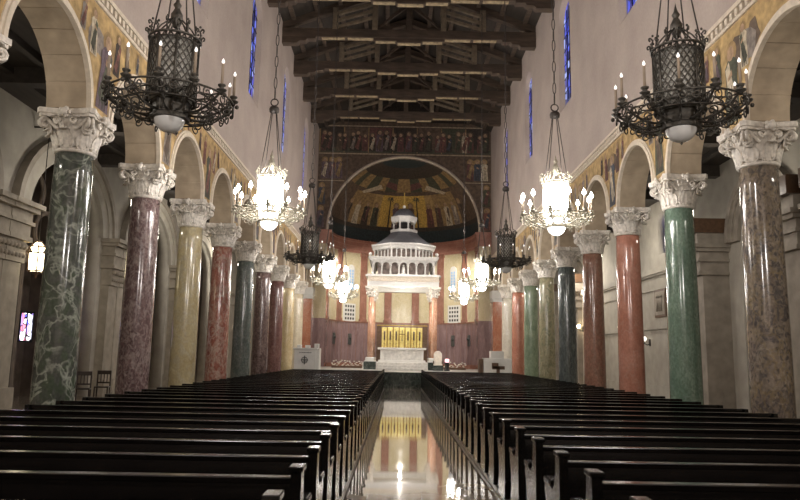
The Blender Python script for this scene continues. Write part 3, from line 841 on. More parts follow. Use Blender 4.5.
cols_r = [
 (0, marble('breccia_shaft', (.18,.145,.12), (.38,.31,.235), (.32,.235,.11), 3.4, .10, 2.0, .6, 21, .15, (1,1,.75), ((.12,.105,.098), 13), ((.40,.34,.27), 10, .06, .7), .4), 'brown and ochre breccia column, nearest on the right'),
 (1, marble('light_green_shaft', (.13,.205,.15), (.215,.295,.225), (.33,.40,.33), 5, .05, 3.2, .4, 22, .14, (1,1,.6), ((.155,.225,.165), 15), None, .35), 'light green marble column in the right row'),
 (2, marble('salmon_red_shaft', (.44,.18,.12), (.55,.27,.195), (.52,.34,.26), 2.4, .05, 1.3, .4, 23, .14, (1,1,.6), None, None, .25), 'salmon red marble column, right row behind the light green one'),
 (3, marble('russet_shaft', (.28,.125,.085), (.39,.21,.15), (.42,.29,.21), 6, .08, 5, .5, 24, .15, (1,1,.6), ((.3,.17,.12), 12), None, .35), 'russet brown mottled column, right row behind the salmon one'),
 (4, marble('blue_green_shaft', (.055,.07,.07), (.14,.16,.155), (.22,.25,.24), 7, .09, 7, .6, 25, .15, (1,1,.25), ((.14,.165,.155), 16), None, .4), 'dark blue green column in the right row'),
 (5, marble('olive_yellow_shaft', (.28,.25,.145), (.41,.375,.245), (.48,.45,.34), 4, .05, 4, .5, 26, .15, (1,1,.7), ((.22,.22,.13), 7), None, .3), 'olive yellow column in the right row'),
 (6, marble('sage_green_shaft', (.17,.235,.15), (.30,.37,.25), (.42,.48,.36), 3, .05, 3, .5, 27, .15), 'pale sage green column in the right row, beside the orange red one'),
 (7, marble('orange_red_shaft', (.42,.16,.10), (.54,.25,.17), (.6,.42,.33), 3, .05, 2, .5, 28, .15), 'orange red column in the right row, behind the white block with the brown cross'),
 (8, marble('grey_white_shaft', (.60,.55,.45), (.72,.68,.58), (.8,.78,.7), 2, .05, 2, .5, 29, .15), 'cream white column farthest down the right row'),
]
for i, m_, lb in cols_l: column(-1, i, m_, lb)
for i, m_, lb in cols_r: column(1, i, m_, lb)
# responds at the end of the arcades
for s in (-1, 1):
    mb = MB(); x0, x1 = sorted((s*6.05, s*6.86))
    mb.box(x0, x1, 46.0, YE, 0, 5.25, 0); mb.bbox(x0-.05, x1+.05, 45.95, YE, 5.22, 5.45, .02, 1); mb.bbox(x0-.1, x1+.1, 45.88, YE, 5.45, ZS, .03, 1)
    trim(mb, [M['orange'], M['white']])

# ------------------------------------------------------------------ pews
PX0, PX1 = .88, 5.28
def make_pew(side):
    t = thing('church_pew', 'x', 'pew', (0, 0, .075), 0, 'pews left of the aisle' if side < 0 else 'pews right of the aisle')
    def sx(a, b2): return tuple(sorted((side*a, side*b2)))
    zo = -.075
    prof = [(.03,.0),(.0,.2),(.0,.84),(.125,.84),(.135,.70),(.16,.60),(.22,.545),(.33,.555),(.43,.585),(.50,.56),(.515,.49),(.47,.43),(.43,.33),(.42,.22),(.47,.10),(.50,.0)]
    for a, b2 in ((PX0, PX0+.065), (PX1-.065, PX1)):
        mb = MB(); x0, x1 = sx(a, b2)
        h_ = 1 if a == PX0 else .925
        mb.prism([(p, q*h_) for p, q in prof], lambda p, q, d: Vector((d, p, q)), x0, x1)
        if h_ == 1: mb.bbox(x0-.012, x1+.012, -.012, .138, .812, .845, .006)
        mb.bbox(x0-.008, x1+.008, .30, .52, .55, .60, .012)
        mb.build('end_panel', M['pew'], t)
    x0, x1 = sx(PX0+.06, PX1-.06)
    mb = MB(); mb.prism([(.02,.30),(.05,.30),(.10,.74),(.065,.74)], lambda p, q, d: Vector((d, p, q)), x0, x1)
    mb.build('backrest', M['pew'], t)
    mb = MB(); mb.bbox(x0, x1, .03, .12, .735, .775, .006); mb.build('top_rail', M['pew'], t)
    mb = MB(); mb.bbox(x0, x1, .05, .47, .345, .385, .01); mb.box(x0, x1, .42, .45, .0, .345); mb.build('seat', M['pew'], t)
    mb = MB(); mb.bbox(x0+.1, x1-.1, -.22, -.08, .10, .15, .015)
    for k in range(4):
        x = x0+.3+(x1-x0-.6)*k/3; mb.box(x-.02, x+.02, -.18, .05, .0, .10)
    mb.build('kneeler', M['pew'], t)
    return t
PY0, PQ, NR = 3.48, .854, 36
for side, nm in ((-1, 'left'), (1, 'right')):
    proto = None
    for i in range(NR):
        if i < 18: lb = 'dark pew on the %s of the aisle, %s row counted from the camera' % (nm, ORD[i])
        else:
            k = NR-1-i
            lb = 'dark pew on the %s of the aisle, %s row counted back from the sanctuary steps' % (nm, ORD[k])
        y = PY0 + PQ*i
        if proto is None:
            proto = make_pew(side); proto.location = (0, y, .075); proto['label'] = lb
        else: dup(proto, (0, y, .075), lb)

# ------------------------------------------------------------------ chandeliers
ZD0, ZD1 = 4.78, 5.62     # drum
def make_chandelier(lit):
    t = thing('chandelier', 'x', 'chandelier', (0,0,0), 0, 'lit chandeliers' if lit else 'unlit chandeliers')
    met = M['gilt_iron'] if lit else M['iron']
    # drum: lattice cage
    mb = MB()
    for z, r in ((ZD0, .315), (ZD0+.10, .30), (ZD1-.05, .30), (ZD1, .325)):
        mb.tube([(r*cos(2*PI*k/32), r*sin(2*PI*k/32), z) for k in range(32)], .018 if r > .31 else .011, 5, closed=True)
    for k in range(8):
        a = 2*PI*(k+.5)/8; mb.tube([(.305*cos(a), .305*sin(a), ZD0), (.305*cos(a), .305*sin(a), ZD1)], .016, 5)
    for k in range(22):
        for s in (-1, 1):
            pts = []
            for q in range(13):
                a = 2*PI*k/22 + s*q/12*2.0; pts.append((.292*cos(a), .292*sin(a), ZD0+(ZD1-ZD0)*q/12))
            mb.tube(pts, .0065 if lit else .010, 4)
    mb.build('lantern_cage', met, t)
    # inner glass
    mb = MB(); mb.lathe([(.262, ZD0+.01), (.262, ZD1-.04)], 24); mb.build('lantern_glass', M['diff_on'] if lit else M['diff_off'], t)
    # crown of finials
    mb = MB()
    for k in range(16):
        a = 2*PI*k/16; h = .17 if k % 2 == 0 else .11; ca, sa = cos(a), sin(a)
        pts = [(.315*ca, .315*sa, ZD1), (.335*ca, .335*sa, ZD1+h*.5), (.315*ca, .315*sa, ZD1+h*.85)]
        for q in range(7): an = q/6*1.5*PI; pts.append(((.335+.018-.018*cos(an))*ca, (.335+.018-.018*cos(an))*sa, ZD1+h*.85+.024*sin(an)))
        mb.tube(pts, .012, 5)
        mb.sphere((.32*ca, .32*sa, ZD1+h+.03), .018, 6, 4)
    mb.build('crown', met, t)
    # octagonal lower collar
    mb = MB(); mb.lathe([(.26, ZD0), (.24, ZD0-.02), (.225, ZD0-.17), (.25, ZD0-.19), (.25, ZD0-.235), (.2, ZD0-.24)], 8, smooth=False, a0=PI/8)
    for k in range(8):
        a = PI/8 + 2*PI*k/8; mb.tube([(.245*cos(a), .245*sin(a), ZD0-.02), (.23*cos(a), .23*sin(a), ZD0-.18)], .014, 5)
    mb.build('collar', met if not lit else M['gilt_iron'], t)
    if lit:
        mb = MB(); mb.lathe([(.232, ZD0-.16), (.247, ZD0-.03)], 8, smooth=False, a0=PI/8, cap=False); mb.build('collar_glass', M['globe_on'], t)
    mb = MB(); mb.sphere((0,0,ZD0-.22), .195, 24, 8, sz=.95, z0=-1, z1=.05); mb.build('globe', M['globe_on'] if lit else M['globe_off'], t)
    mb = MB(); mb.lathe([(.0001,-.03),(.018,-.01),(.012,.005),(.03,.02)], 8, (0,0,ZD0-.22-.185-.01)); mb.build('globe_finial', met, t)
    # ring that carries the candles
    RR = .79; ZR = 4.83; n = 12
    mb = MB(); mb.tube([(RR*cos(2*PI*k/48), RR*sin(2*PI*k/48), ZR-.03) for k in range(48)], .014, 5, closed=True)
    mb.tube([(RR*.8*cos(2*PI*k/40), RR*.8*sin(2*PI*k/40), ZR-.16) for k in range(40)], .011, 5, closed=True)
    mb.tube([(.52*cos(2*PI*k/40), .52*sin(2*PI*k/40), ZR-.02) for k in range(40)], .010, 5, closed=True)
    for k in range(n):
        a0 = 2*PI*(k+.5)/n
        for e in (-1, 1):
            pts = []
            for q in range(18):
                th = q/17*2.4*PI; rr = .075*(1-.7*q/17)
                aa = a0 + e*(.10 - rr*sin(th)*1.1); pts.append((RR*cos(aa), RR*sin(aa), ZR-.10+rr*cos(th)))
            mb.tube(pts, .010, 4)
    mb.build('candle_ring', met, t)
    for k in range(n):
        a = 2*PI*(k+.25)/n; ca, sa = cos(a), sin(a)
        arm = MB(); pts = []
        for q in range(13):
            u = q/12; r = .24+.55*u; z = ZD0-.16 + (ZR-ZD0+.16)*u**1.6 - .05*sin(PI*u); pts.append((r*ca, r*sa, z))
        arm.tube(pts, .017, 5)
        for uu, rad, e in ((.35, .075, 1), (.62, .085, 1), (.5, .07, -1), (.85, .06, -1), (.72, .05, 1)):
            r0 = .24+.55*uu; z0 = ZD0-.16+(ZR-ZD0+.16)*uu**1.6 - .05*sin(PI*uu) + e*rad
            pts = []
            for q in range(16):
                th = -e*PI/2 + q/15*2.5*PI; rr = rad*(1-.72*q/15); pts.append(((r0+rr*cos(th))*ca, (r0+rr*cos(th))*sa, z0+rr*sin(th)))
            arm.tube(pts, .0105, 4)
        tpts = [(.28*ca, .28*sa, ZD0+.06), (.45*ca, .45*sa, ZR+.03), (.62*ca, .62*sa, ZR-.03), (RR*ca, RR*sa, ZR-.02)]
        arm.tube(tpts, .011, 5)
        arm.lathe([(.0001,-.06),(.02,-.05),(.03,-.02),(.06,.0),(.068,.015),(.03,.03),(.032,.05),(.05,.065),(.052,.08),(.02,.085)], 10, (RR*ca, RR*sa, ZR))
        arm.sphere((RR*1.06*ca, RR*1.06*sa, ZR-.06), .03, 6, 4)
        arm.build('arm', met, t)
        cd = MB(); cd.lathe([(.018, 0), (.018, .27), (.012, .28)], 8, (RR*ca, RR*sa, ZR+.08))
        cdo = cd.build('candle', M['candle'], t)
        bl = MB(); s_ = 1.5 if lit else .72
        bl.lathe([(.010*s_,0),(.026*s_,.022*s_),(.028*s_,.04*s_),(.016*s_,.07*s_),(.0001,.10*s_)], 8, (RR*ca, RR*sa, ZR+.36), cap=False)
        bl.build('bulb', M['bulb_on'] if lit else M['bulb_dim'], cdo)
    # stem, rods, hub, chain
    mb = MB()
    mb.lathe([(.03,.02),(.05,.05),(.075,.12),(.08,.2),(.05,.26),(.03,.3),(.055,.34),(.03,.38),(.012,.45),(.0001,.52)], 10, (0,0,ZD1+.16))
    for k in range(8):
        a = 2*PI*k/8; mb.tube([(.31*cos(a), .31*sin(a), ZD1), (.20*cos(a), .20*sin(a), ZD1+.16), (.045*cos(a), .045*sin(a), ZD1+.32)], .011, 5)
    mb.build('stem', met, t)
    for k in range(4):
        a = 2*PI*(k+.5)/4; r = MB(); r.tube([(.31*cos(a), .31*sin(a), ZD1), (.07*cos(a), .07*sin(a), 7.2)], .010, 5); r.build('rod', M['chain'], t)
    mb = MB(); mb.lathe([(.05,-.05),(.11,-.03),(.12,.04),(.10,.09),(.04,.12)], 14, (0,0,7.22))
    mb.tube([(.085*cos(2*PI*k/16), 0, 7.43+.085*sin(2*PI*k/16)) for k in range(16)], .016, 5, closed=True)
    mb.build('hub', M['chain'], t)
    mb = MB(); z = 7.50; k = 0
    while z < 18.6:
        L_ = .145; w = .035; pts = []
        for q in range(12):
            a = 2*PI*q/12; ex = w*cos(a); ez = L_*sin(a)
            pts.append((ex if k % 2 else 0, 0 if k % 2 else ex, z+L_+ez))
        mb.tube(pts, .011, 4, closed=True); z += 2*L_-.022; k += 1
    mb.build('chain', M['chain'], t)
    return t
pl_, pu_ = make_chandelier(True), make_chandelier(False)
CH = [(8.55, 0, 'unlit dark bronze chandelier nearest the camera, at upper %s'), (15.55, 1, 'lit white chandelier nearest the camera on the %s, glaring candle ring'),
      (22.9, 0, 'unlit dark chandelier far down the nave on the %s, beside the apse arch'), (29.6, 1, 'lit chandelier far down the nave on the %s, second of the lit ones'),
      (37.6, 1, 'small lit chandelier farthest down the nave on the %s, over the sanctuary')]
used = set()
for y, lit, lb in CH:
    for s, nm in ((-1, 'left'), (1, 'right')):
        src = pl_ if lit else pu_
        loc = (s*3.3, y, 0)
        if lit not in used: used.add(lit); src.location = loc; src['label'] = lb % nm; o = src
        else: o = dup(src, loc, lb % nm)

# ------------------------------------------------------------------ sanctuary: predella, altar, baldachin
mb = MB()
for k in range(3): mb.bbox(-1.46, 1.46, 39.4+.35*k, 40.45+.0*k if k < 2 else 44.9, ZP+.012, ZP+.15*(k+1), .01)
for s in (-1, 1):
    x0, x1 = sorted((s*1.56, s*2.3)); 
mb.box(-2.35, 2.35, 41.9, 44.9, ZP+.012, ZP+.44)
steps = mb.build('altar_steps', M['whitegrey']); tag(steps, 'pale veined marble steps leading up to the altar', 'steps')
AZ = ZP+.45
t = thing('altar', 'white marble altar table with pale carved front under the canopy', 'altar', (0, 42.3, AZ))
mb = MB(); mb.bbox(-1.28, 1.28, -.35, .45, .10, .74, .02); mb.build('frontal', M['whitegrey'], t)
mb = MB(); mb.bbox(-1.42, 1.42, -.48, .55, .0, .12, .015); mb.build('plinth', M['white'], t)
mb = MB(); mb.bbox(-1.46, 1.46, -.5, .6, .74, .86, .02); mb.build('table_slab', M['white'], t)
for s in (-1, 1):
    mb = MB(); mb.bbox(s*1.2-.1, s*1.2+.1, -.42, -.3, .12, .74, .02); mb.build('pilaster', M['white'], t)
AT = AZ+.861
# gold screen
t = thing('gold_screen', 'gold panelled screen standing behind the altar, dark posts at its sides', 'screen', (0, 43.15, AZ))
mb = MB(); mb.bbox(-1.28, 1.28, 0, .10, .0, 2.12, .02); mb.build('backing', M['gold_dark'], t)
for k in range(7):
    x = -1.1 + k*2.2/6; p = MB(); w = .145
    p.bbox(x-w, x+w, -.06, 0, .5, 2.12, .03); p.build('gold_panel', M['gold'], t)
for s in (-1, 1):
    p = MB(); x0, x1 = sorted((s*1.29, s*1.58)); p.bbox(x0, x1, 0, .10, 0, 2.2, .01); p.build('side_post', M['brownwood'], t)
p = MB(); p.bbox(-1.58, 1.58, 0, .12, 2.2, 2.27, .01); p.build('top_rail', M['gold_dark'], t)
# candlesticks
def candlestick(x, lb):
    t = thing('altar_candlestick', lb, 'candlestick', (x, 42.55, AT), 0, 'altar candlesticks')
    mb = MB(); mb.lathe([(.085,0),(.09,.03),(.03,.07),(.025,.2),(.045,.25),(.02,.3),(.02,.42),(.06,.46),(.02,.48)], 12); mb.build('stick', M['gold_dark'], t)
    mb = MB(); mb.lathe([(.05,.47),(.05,.98),(.008,1.0)], 10); mb.build('candle', M['brownwood'], t)
xs = (-1.08, -.72, -.36, .36, .72, 1.08)
lbs = ['outermost on the left end of the altar', 'second from the left end of the altar', 'next to the crucifix on its left', 'next to the crucifix on its right', 'second from the right end of the altar', 'outermost on the right end of the altar']
for x, lb in zip(xs, lbs): candlestick(x, 'dark tall candlestick before the gold screen, ' + lb)
t = thing('altar_crucifix', 'dark crucifix on a gilded foot in the middle of the altar', 'crucifix', (0, 42.5, AT))
mb = MB(); mb.lathe([(.12,0),(.13,.05),(.06,.12),(.05,.32),(.10,.36),(.03,.40)], 12); mb.build('foot', M['gold'], t)
mb = MB(); mb.bbox(-.025,.025,-.02,.02,.38,1.06,.006); mb.bbox(-.17,.17,-.02,.02,.80,.85,.006); mb.build('cross', M['brownwood'], t)
mb = MB(); mb.tube([(0,-.03,.52),(0,-.035,.66),(0,-.035,.80)], .03, 6, rads=[.015,.028,.03]); mb.tube([(-.13,-.03,.83),(0,-.035,.78),(.13,-.03,.83)], .012, 5); mb.sphere((0,-.04,.86), .03, 8, 6); mb.build('corpus', M['gold_dark'], t)

# baldachin
BY = 42.75; HB = 1.88
t = thing('altar_canopy', 'white marble canopy on rose columns with a slate roof and lantern over the altar', 'canopy', (0, BY, ZP+.012))
z0 = ZP+.012
def Z(z): return z - z0
for sx_ in (-1, 1):
    for sy in (-1, 1):
        x, y = sx_*HB, sy*1.7
        mb = MB(); mb.bbox(x-.36, x+.36, y-.36, y+.36, .44 if sy > 0 else 0, Z(1.2), .015); mb.build('green_plinth', M['verde'], t)
        c = MB(); mb = c
        mb.lathe([(.30,Z(1.2)),(.31,Z(1.27)),(.25,Z(1.32)),(.29,Z(1.38)),(.235,Z(1.45))], 20, (x,y,0)); mb.box(x-.34,x+.34,y-.34,y+.34,Z(1.2),Z(1.235)); mb.build('column_base', M['white'], t)
        mb = MB(); mb.lathe([(.18,Z(1.44)),(.18,Z(3.)),(.16,Z(5.03))], 24, (x,y,0)); mb.build('column_shaft', M['rosecol'], t)
        mb = MB(); mb.lathe([(.2,Z(5.0)),(.24,Z(5.05)),(.21,Z(5.1)),(.23,Z(5.25)),(.30,Z(5.42)),(.34,Z(5.5))], 16, (x,y,0))
        mb.box(x-.36,x+.36,y-.36,y+.36,Z(5.5),Z(5.62))
        for k in range(8):
            a = 2*PI*k/8
            mb.sphere((x+.25*cos(a), y+.25*sin(a), Z(5.22)), .07, 8, 6, sz=1.5); mb.sphere((x+.30*cos(a+.39), y+.30*sin(a+.39), Z(5.42)), .065, 8, 6)
        mb.build('column_capital', M['capital'], t)
def ringbox(mb, h0, h1, za, zb_, hy0=None, hy1=None):
    # square frame between half sizes h0 (inner) and h1
    mb.box(-h1, h1, -h1+.13, -h0+.13, za, zb_); mb.box(-h1, h1, h0-.13, h1-.13, za, zb_)
    mb.box(-h1, -h0, -h0+.13, h0-.13, za, zb_); mb.box(h0, h1, -h0+.13, h0-.13, za, zb_)
mb = MB(); ringbox(mb, HB-.24, HB+.24, Z(5.60), Z(5.92)); mb.build('architrave', M['white'], t)
mb = MB(); ringbox(mb, HB-.2, HB+.27, Z(5.92), Z(6.0)); ringbox(mb, HB-.2, HB+.23, Z(6.0), Z(6.22)); mb.build('frieze', M['relief'], t)
mb = MB(); mb.box(-2.24,2.24,-2.11,2.11,Z(6.22),Z(6.29)); mb.box(-2.18,2.18,-2.05,2.05,Z(6.29),Z(6.34))
mb.box(-2.0,2.0,-1.87,1.87,Z(5.98),Z(6.22)); mb.build('cornice', M['white'], t)
# gallery: colonettes and little arches on each side
g = MB(); HG = 1.93
def colonette(mb, x, y, za, zb_, r):
    mb.lathe([(r*1.7,za),(r*1.7,za+.05),(r,za+.08),(r*.92,zb_-.1),(r*1.6,zb_-.03),(r*1.6,zb_)], 8, (x,y,0))
NG = 8
for side in range(4):
    Mx = Matrix.Rotation(side*PI/2, 4, 'Z')
    for k in range(NG):
        x = -HG+.12 + (2*HG-.24)*k/(NG-1)
        if k in (3, 4): x = (-.27 if k == 3 else .27)
        sub = MB(); colonette(sub, x, -HG+.1, Z(6.34), Z(6.95), .05)
        for fc, mi in zip(sub.f, sub.m): g.add([Mx @ Vector(sub.v[q]) for q in fc], [tuple(range(len(fc)))], 0, True)
    xs = [-HG+.12+(2*HG-.24)*k/(NG-1) for k in range(NG)]; xs[3], xs[4] = -.27, .27
    for k in range(NG-1):
        a, b2 = xs[k], xs[k+1]; c = (a+b2)/2; r = (b2-a)/2-.05
        poly = [(a, Z(7.12)), (a, Z(6.90)), (c-r, Z(6.90))] + [(c+r*cos(PI-PI*q/10), Z(6.90)+min(r,.19)*sin(PI*q/10)) for q in range(1,10)] + [(c+r, Z(6.90)), (b2, Z(6.90)), (b2, Z(7.12))]
        n_ = len(poly); fr = lambda p, q, d: Mx @ Vector((p, -HG+d, q))
        # concave polygon: split into quads fan from the top edge
        top = [(a+(b2-a)*q/(n_-3), Z(7.12)) for q in range(n_-2)]; bot = poly[1:-1]
        for q in range(len(bot)-1):
            g.prism([bot[q], bot[q+1], top[q+1], top[q]], fr, .02, .18)
g.build('gallery_arcade', M['stone2'], t)
core = MB(); core.box(-1.55,1.55,-1.55,1.55,Z(6.34),Z(7.12)); core.build('gallery_core', M['mauvestone'], t)
st = MB(); st.tube([(0,-1.72,Z(6.4)),(0,-1.72,Z(6.62)),(0,-1.72,Z(6.82))], .09, 8, rads=[.12,.11,.075]); st.sphere((0,-1.72,Z(6.89)), .06, 8, 6); st.box(-.16,.16,-1.84,-1.6,Z(6.34),Z(6.42)); st.build('niche_statue', M['white'], t)
mb = MB(); mb.box(-1.95,1.95,-1.95,1.95,Z(7.12),Z(7.2)); mb.box(-2.04,2.04,-2.04,2.04,Z(7.2),Z(7.34)); mb.box(-2.1,2.1,-2.1,2.1,Z(7.34),Z(7.40)); mb.build('gallery_cornice', M['stone2'], t)
for sx_ in (-1, 1):
    for sy in (-1, 1):
        b_ = MB(); b_.lathe([(.06,0),(.03,.04),(.03,.06)], 8, (sx_*1.98, sy*1.98, Z(7.4))); b_.sphere((sx_*1.98, sy*1.98, Z(7.55)), .11, 12, 8); b_.build('corner_ball', M['stone2'], t)
oc = 1/cos(PI/8)
mb = MB(); mb.lathe([(1.62*oc,Z(7.4)),(1.62*oc,Z(8.0))], 8, smooth=False, a0=PI/8); mb.build('octagon_core', M['mauvestone'], t)
mb = MB()
for k in range(8):
    Mx = Matrix.Rotation(2*PI*k/8, 4, 'Z')
    for q in range(6):
        x = -.72+1.44*q/5; sub = MB(); colonette(sub, x, -1.78, Z(7.4), Z(7.95), .04)
        for fc in sub.f: mb.add([Mx @ Vector(sub.v[w]) for w in fc], [tuple(range(len(fc)))], 0, True)
mb.build('octagon_colonnade', M['stone2'], t)
mb = MB(); mb.lathe([(1.7*oc,Z(7.93)),(1.85*oc,Z(7.97)),(1.9*oc,Z(8.12)),(1.98*oc,Z(8.2)),(1.98*oc,Z(8.27)),(1.5*oc,Z(8.28))], 8, smooth=False, a0=PI/8); mb.build('octagon_cornice', M['stone2'], t)
mb = MB(); mb.lathe([(1.88*oc,Z(8.27)),(1.40*oc,Z(8.58)),(1.0*oc,Z(8.90)),(.74*oc,Z(9.22))], 8, smooth=False, a0=PI/8); mb.build('slate_roof', M['roofgrey'], t)
mb = MB(); mb.lathe([(.78*oc,Z(9.16)),(.84*oc,Z(9.2)),(.84*oc,Z(9.30)),(.78*oc,Z(9.34))], 8, smooth=False, a0=PI/8); mb.build('lantern_base', M['stone2'], t)
for k in range(8):
    a = PI/8+2*PI*k/8; mb = MB(); colonette(mb, .68*cos(a), .68*sin(a), Z(9.34), Z(9.84), .05); mb.build('lantern_column', M['stone2'], t)
mb = MB(); mb.lathe([(.45,Z(9.34)),(.45,Z(9.84))], 8); mb.build('lantern_core', M['black'], t)
mb = MB(); mb.lathe([(.72*oc,Z(9.82)),(.76*oc,Z(9.9)),(.82*oc,Z(10.08)),(.82*oc,Z(10.16)),(.66*oc,Z(10.18))], 8, smooth=False, a0=PI/8); mb.build('lantern_cornice', M['stone2'], t)
mb = MB(); mb.lathe([(.72,Z(10.16)),(.68,Z(10.32)),(.52,Z(10.55)),(.28,Z(10.72)),(.0001,Z(10.78))], 16); mb.build('small_dome', M['roofgrey'], t)
mb = MB(); mb.sphere((0,0,Z(10.88)), .11, 12, 8); mb.build('ball', M['white'], t)
mb = MB(); mb.bbox(-.028,.028,-.028,.028,Z(10.97),Z(11.75),.006); mb.bbox(-.24,.24,-.025,.025,Z(11.42),Z(11.48),.006)
for x, z in ((-.24,11.45),(.24,11.45),(0,11.76)): mb.sphere((x,0,Z(z)), .045, 8, 6)
mb.build('cross', M['gold_dark'], t)

# pulpit on the left
t = thing('pulpit', 'white stone pulpit with a dark round cross emblem, left front of the sanctuary', 'pulpit', (-4.95, 36.2, ZP+.012))
mb = MB(); mb.bbox(-.62,.50,-.4,.5,0,1.06,.02); mb.build('body', M['white'], t)
mb = MB(); mb.bbox(-.68,.56,-.46,.56,1.06,1.14,.02); mb.build('coping', M['white'], t)
mb = MB(); mb.bbox(.42,.66,-.36,.5,0,1.12,.02); mb.build('side_post', M['white'], t)
mb = MB(); mb.bbox(-.5,-.3,-.3,.1,1.14,1.3,.02); mb.bbox(.38,.6,-.3,.2,1.14,1.36,.02); mb.bbox(-.1,.14,-.2,.2,1.14,1.28,.03); mb.build('book_rest', M['white'], t)
mb = MB(); ring = [(-.08+.15*cos(2*PI*k/24), -.412, .52+.15*sin(2*PI*k/24)) for k in range(24)]
mb.tube(ring, .02, 5, closed=True); mb.box(-.105,-.055,-.425,-.40,.30,.74); mb.box(-.26,.10,-.425,-.40,.50,.55); mb.box(-.2,.04,-.425,-.40,.44,.46); mb.build('cross_emblem', M['emblem'], t)
mb = MB(); x = -.36
rl = random.Random(2)
while x < .26:
    w = rl.choice([.02,.03,.035]); mb.box(x, x+w, -.406, -.398, .87, .93); mb.box(x, x+w*1.3, -.406, -.398, .89, .905); x += w+.022
mb.build('inscription', M['emblem'], t)
# block with brown cross, right
t = thing('altar_block', 'white stone block with a brown cross shaped relief on its front', 'altar block', (5.03, 37.2, ZP+.012))
mb = MB(); mb.bbox(-.74,.74,-.4,.4,0,.78,.02); mb.build('body', M['white'], t)
mb = MB(); mb.bbox(-.36,.36,-.2,.35,.78,1.16,.02); mb.build('raised_shelf', M['white'], t)
mb = MB(); mb.bbox(-.32,.03,-.44,-.39,.26,.54,.01); mb.bbox(-.30,.36,-.44,-.39,.20,.38,.01); mb.bbox(-.08,.10,-.44,-.39,.03,.34,.01); mb.build('cross_relief', M['brownwood'], t)
mb = MB(); mb.bbox(-.98,-.76,-.3,.3,0,.74,.02); sc = tag(mb.build('side_cabinet', M['brownwood'], None, (5.03, 37.2, ZP+.012)), 'dark brown wooden cabinet standing left of the white block', 'cabinet')
# presider chair
t = thing('round_backed_chair', 'cream round backed chair on a green step beside the right canopy column', 'chair', (2.72, 41.2, ZP+.012))
t.location.x = 2.08; t.location.y = 40.25
mb = MB(); mb.bbox(-.3,.3,-.1,.35,0,.30,.01); mb.build('green_step', M['verde'], t)
mb = MB(); mb.prism([(-.24,.36),(.24,.36),(.24,.9)]+arc(0,.9,.24,0,PI,12)[1:-1]+[(-.24,.9)], lambda p, q, d: Vector((p, d, q)), .20, .27); mb.build('backrest', M['chairwhite'], t)
mb = MB(); mb.bbox(-.25,.25,-.08,.24,.30,.40,.02); mb.build('seat', M['chairwhite'], t)
for s in (-1, 1):
    mb = MB(); mb.bbox(s*.25-.03, s*.25+.03, -.06,.24,.40,.56,.01); mb.build('arm', M['brownwood'], t)
# vigil light
t = thing('vigil_lamp_stand', 'small dark stand with a pink light, right of the cream chair', 'lamp stand', (2.58, 40.0, ZP+.012))
mb = MB(); mb.lathe([(.17,0),(.17,.05),(.12,.08),(.12,.46),(.15,.5),(.03,.52)], 12); mb.build('stand', M['blackmetal'], t)
mb = MB(); mb.lathe([(.08,.46),(.11,.5),(.11,.66),(.08,.68)], 12); mb.build('light', M['pink_light'], t)
# low flower rows
def flowers(cx, cyy, n, lb):
    t = thing('flower_box', lb, 'flowers', (cx, cyy, ZP+.012))
    mb = MB(); mb.bbox(-n*.1, n*.1, -.12, .12, 0, .14, .01); mb.build('box', M['brownwood'], t)
    mb = MB(); rr = random.Random(n)
    for k in range(n*4):
        x = -n*.1 + n*.2*(k+.5)/(n*4); y = rr.uniform(-.1,.1); z = .14+rr.uniform(.0,.34)
        for q in range(5): mb.sphere((x+.035*cos(q*1.26), y+.035*sin(q*1.26), z), .03, 5, 3)
    mb.build('blossoms', M['chairwhite'], t)['kind'] = 'stuff'
flowers(-3.4, 44.0, 10, 'low row of white flowers left of the canopy by the apse wall')
flowers(3.35, 44.0, 7, 'low row of white flowers right of the canopy by the apse wall')
# dark wall lamps in the apse wainscot
for s, nm in ((-1,'left'),(1,'right')):
    for a, wn in ((47, 'inner'), (68, 'outer')):
        r = math.radians(s*a); t = MB(); mb = t
        mb.bbox(-.15,.15,-.09,.0,0,.8,.03); mb.sphere((0,-.1,.5),.11,8,6); 
        o = mb.build('bronze_plaque', M['emblem'], None, ((RP-.06)*sin(r), YE+.45+(RP-.06)*cos(r), 2.3)); o.rotation_euler.z = -r
        tag(o, 'small dark bronze fitting on the purple wainscot, %s of the two %s of the altar' % (wn, nm), 'wall fitting', 'apse wall fittings')

# ------------------------------------------------------------------ aisle furnishings
def sconce(side, x, y, z, mat, lb):
    t = thing('wall_sconce', lb, 'wall lamp', (x, y, z), 0, 'aisle wall lamps')
    s = -side
    mb = MB(); mb.bbox(-.03,.03,-.06,.06,-.2,.1,.01); mb.tube([(0,0,-.1),(s*.12,0,-.16),(s*.25,0,-.08),(s*.25,0,.0)], .02, 6); mb.build('bracket', M['blackmetal'], t)
    mb = MB(); mb.lathe([(.05,0),(.10,.06),(.11,.15),(.06,.22)], 12, (s*.25,0,0)); mb.build('shade', mat, t)
sconce(1, 10.98, 31.0, 2.4, M['sconce_soft'], 'small white wall lamp on a dark bracket between the salmon and light green columns')
sconce(-1, -10.68, 32.5, 2.8, M['sconce_soft'], 'small white wall lamp in the left aisle between the purple and yellow columns')
sconce(1, 10.3, 39.5, 3.3, M['sconce_on'], 'bright warm wall lamp beside the pale pilaster, between the blue green and russet columns')
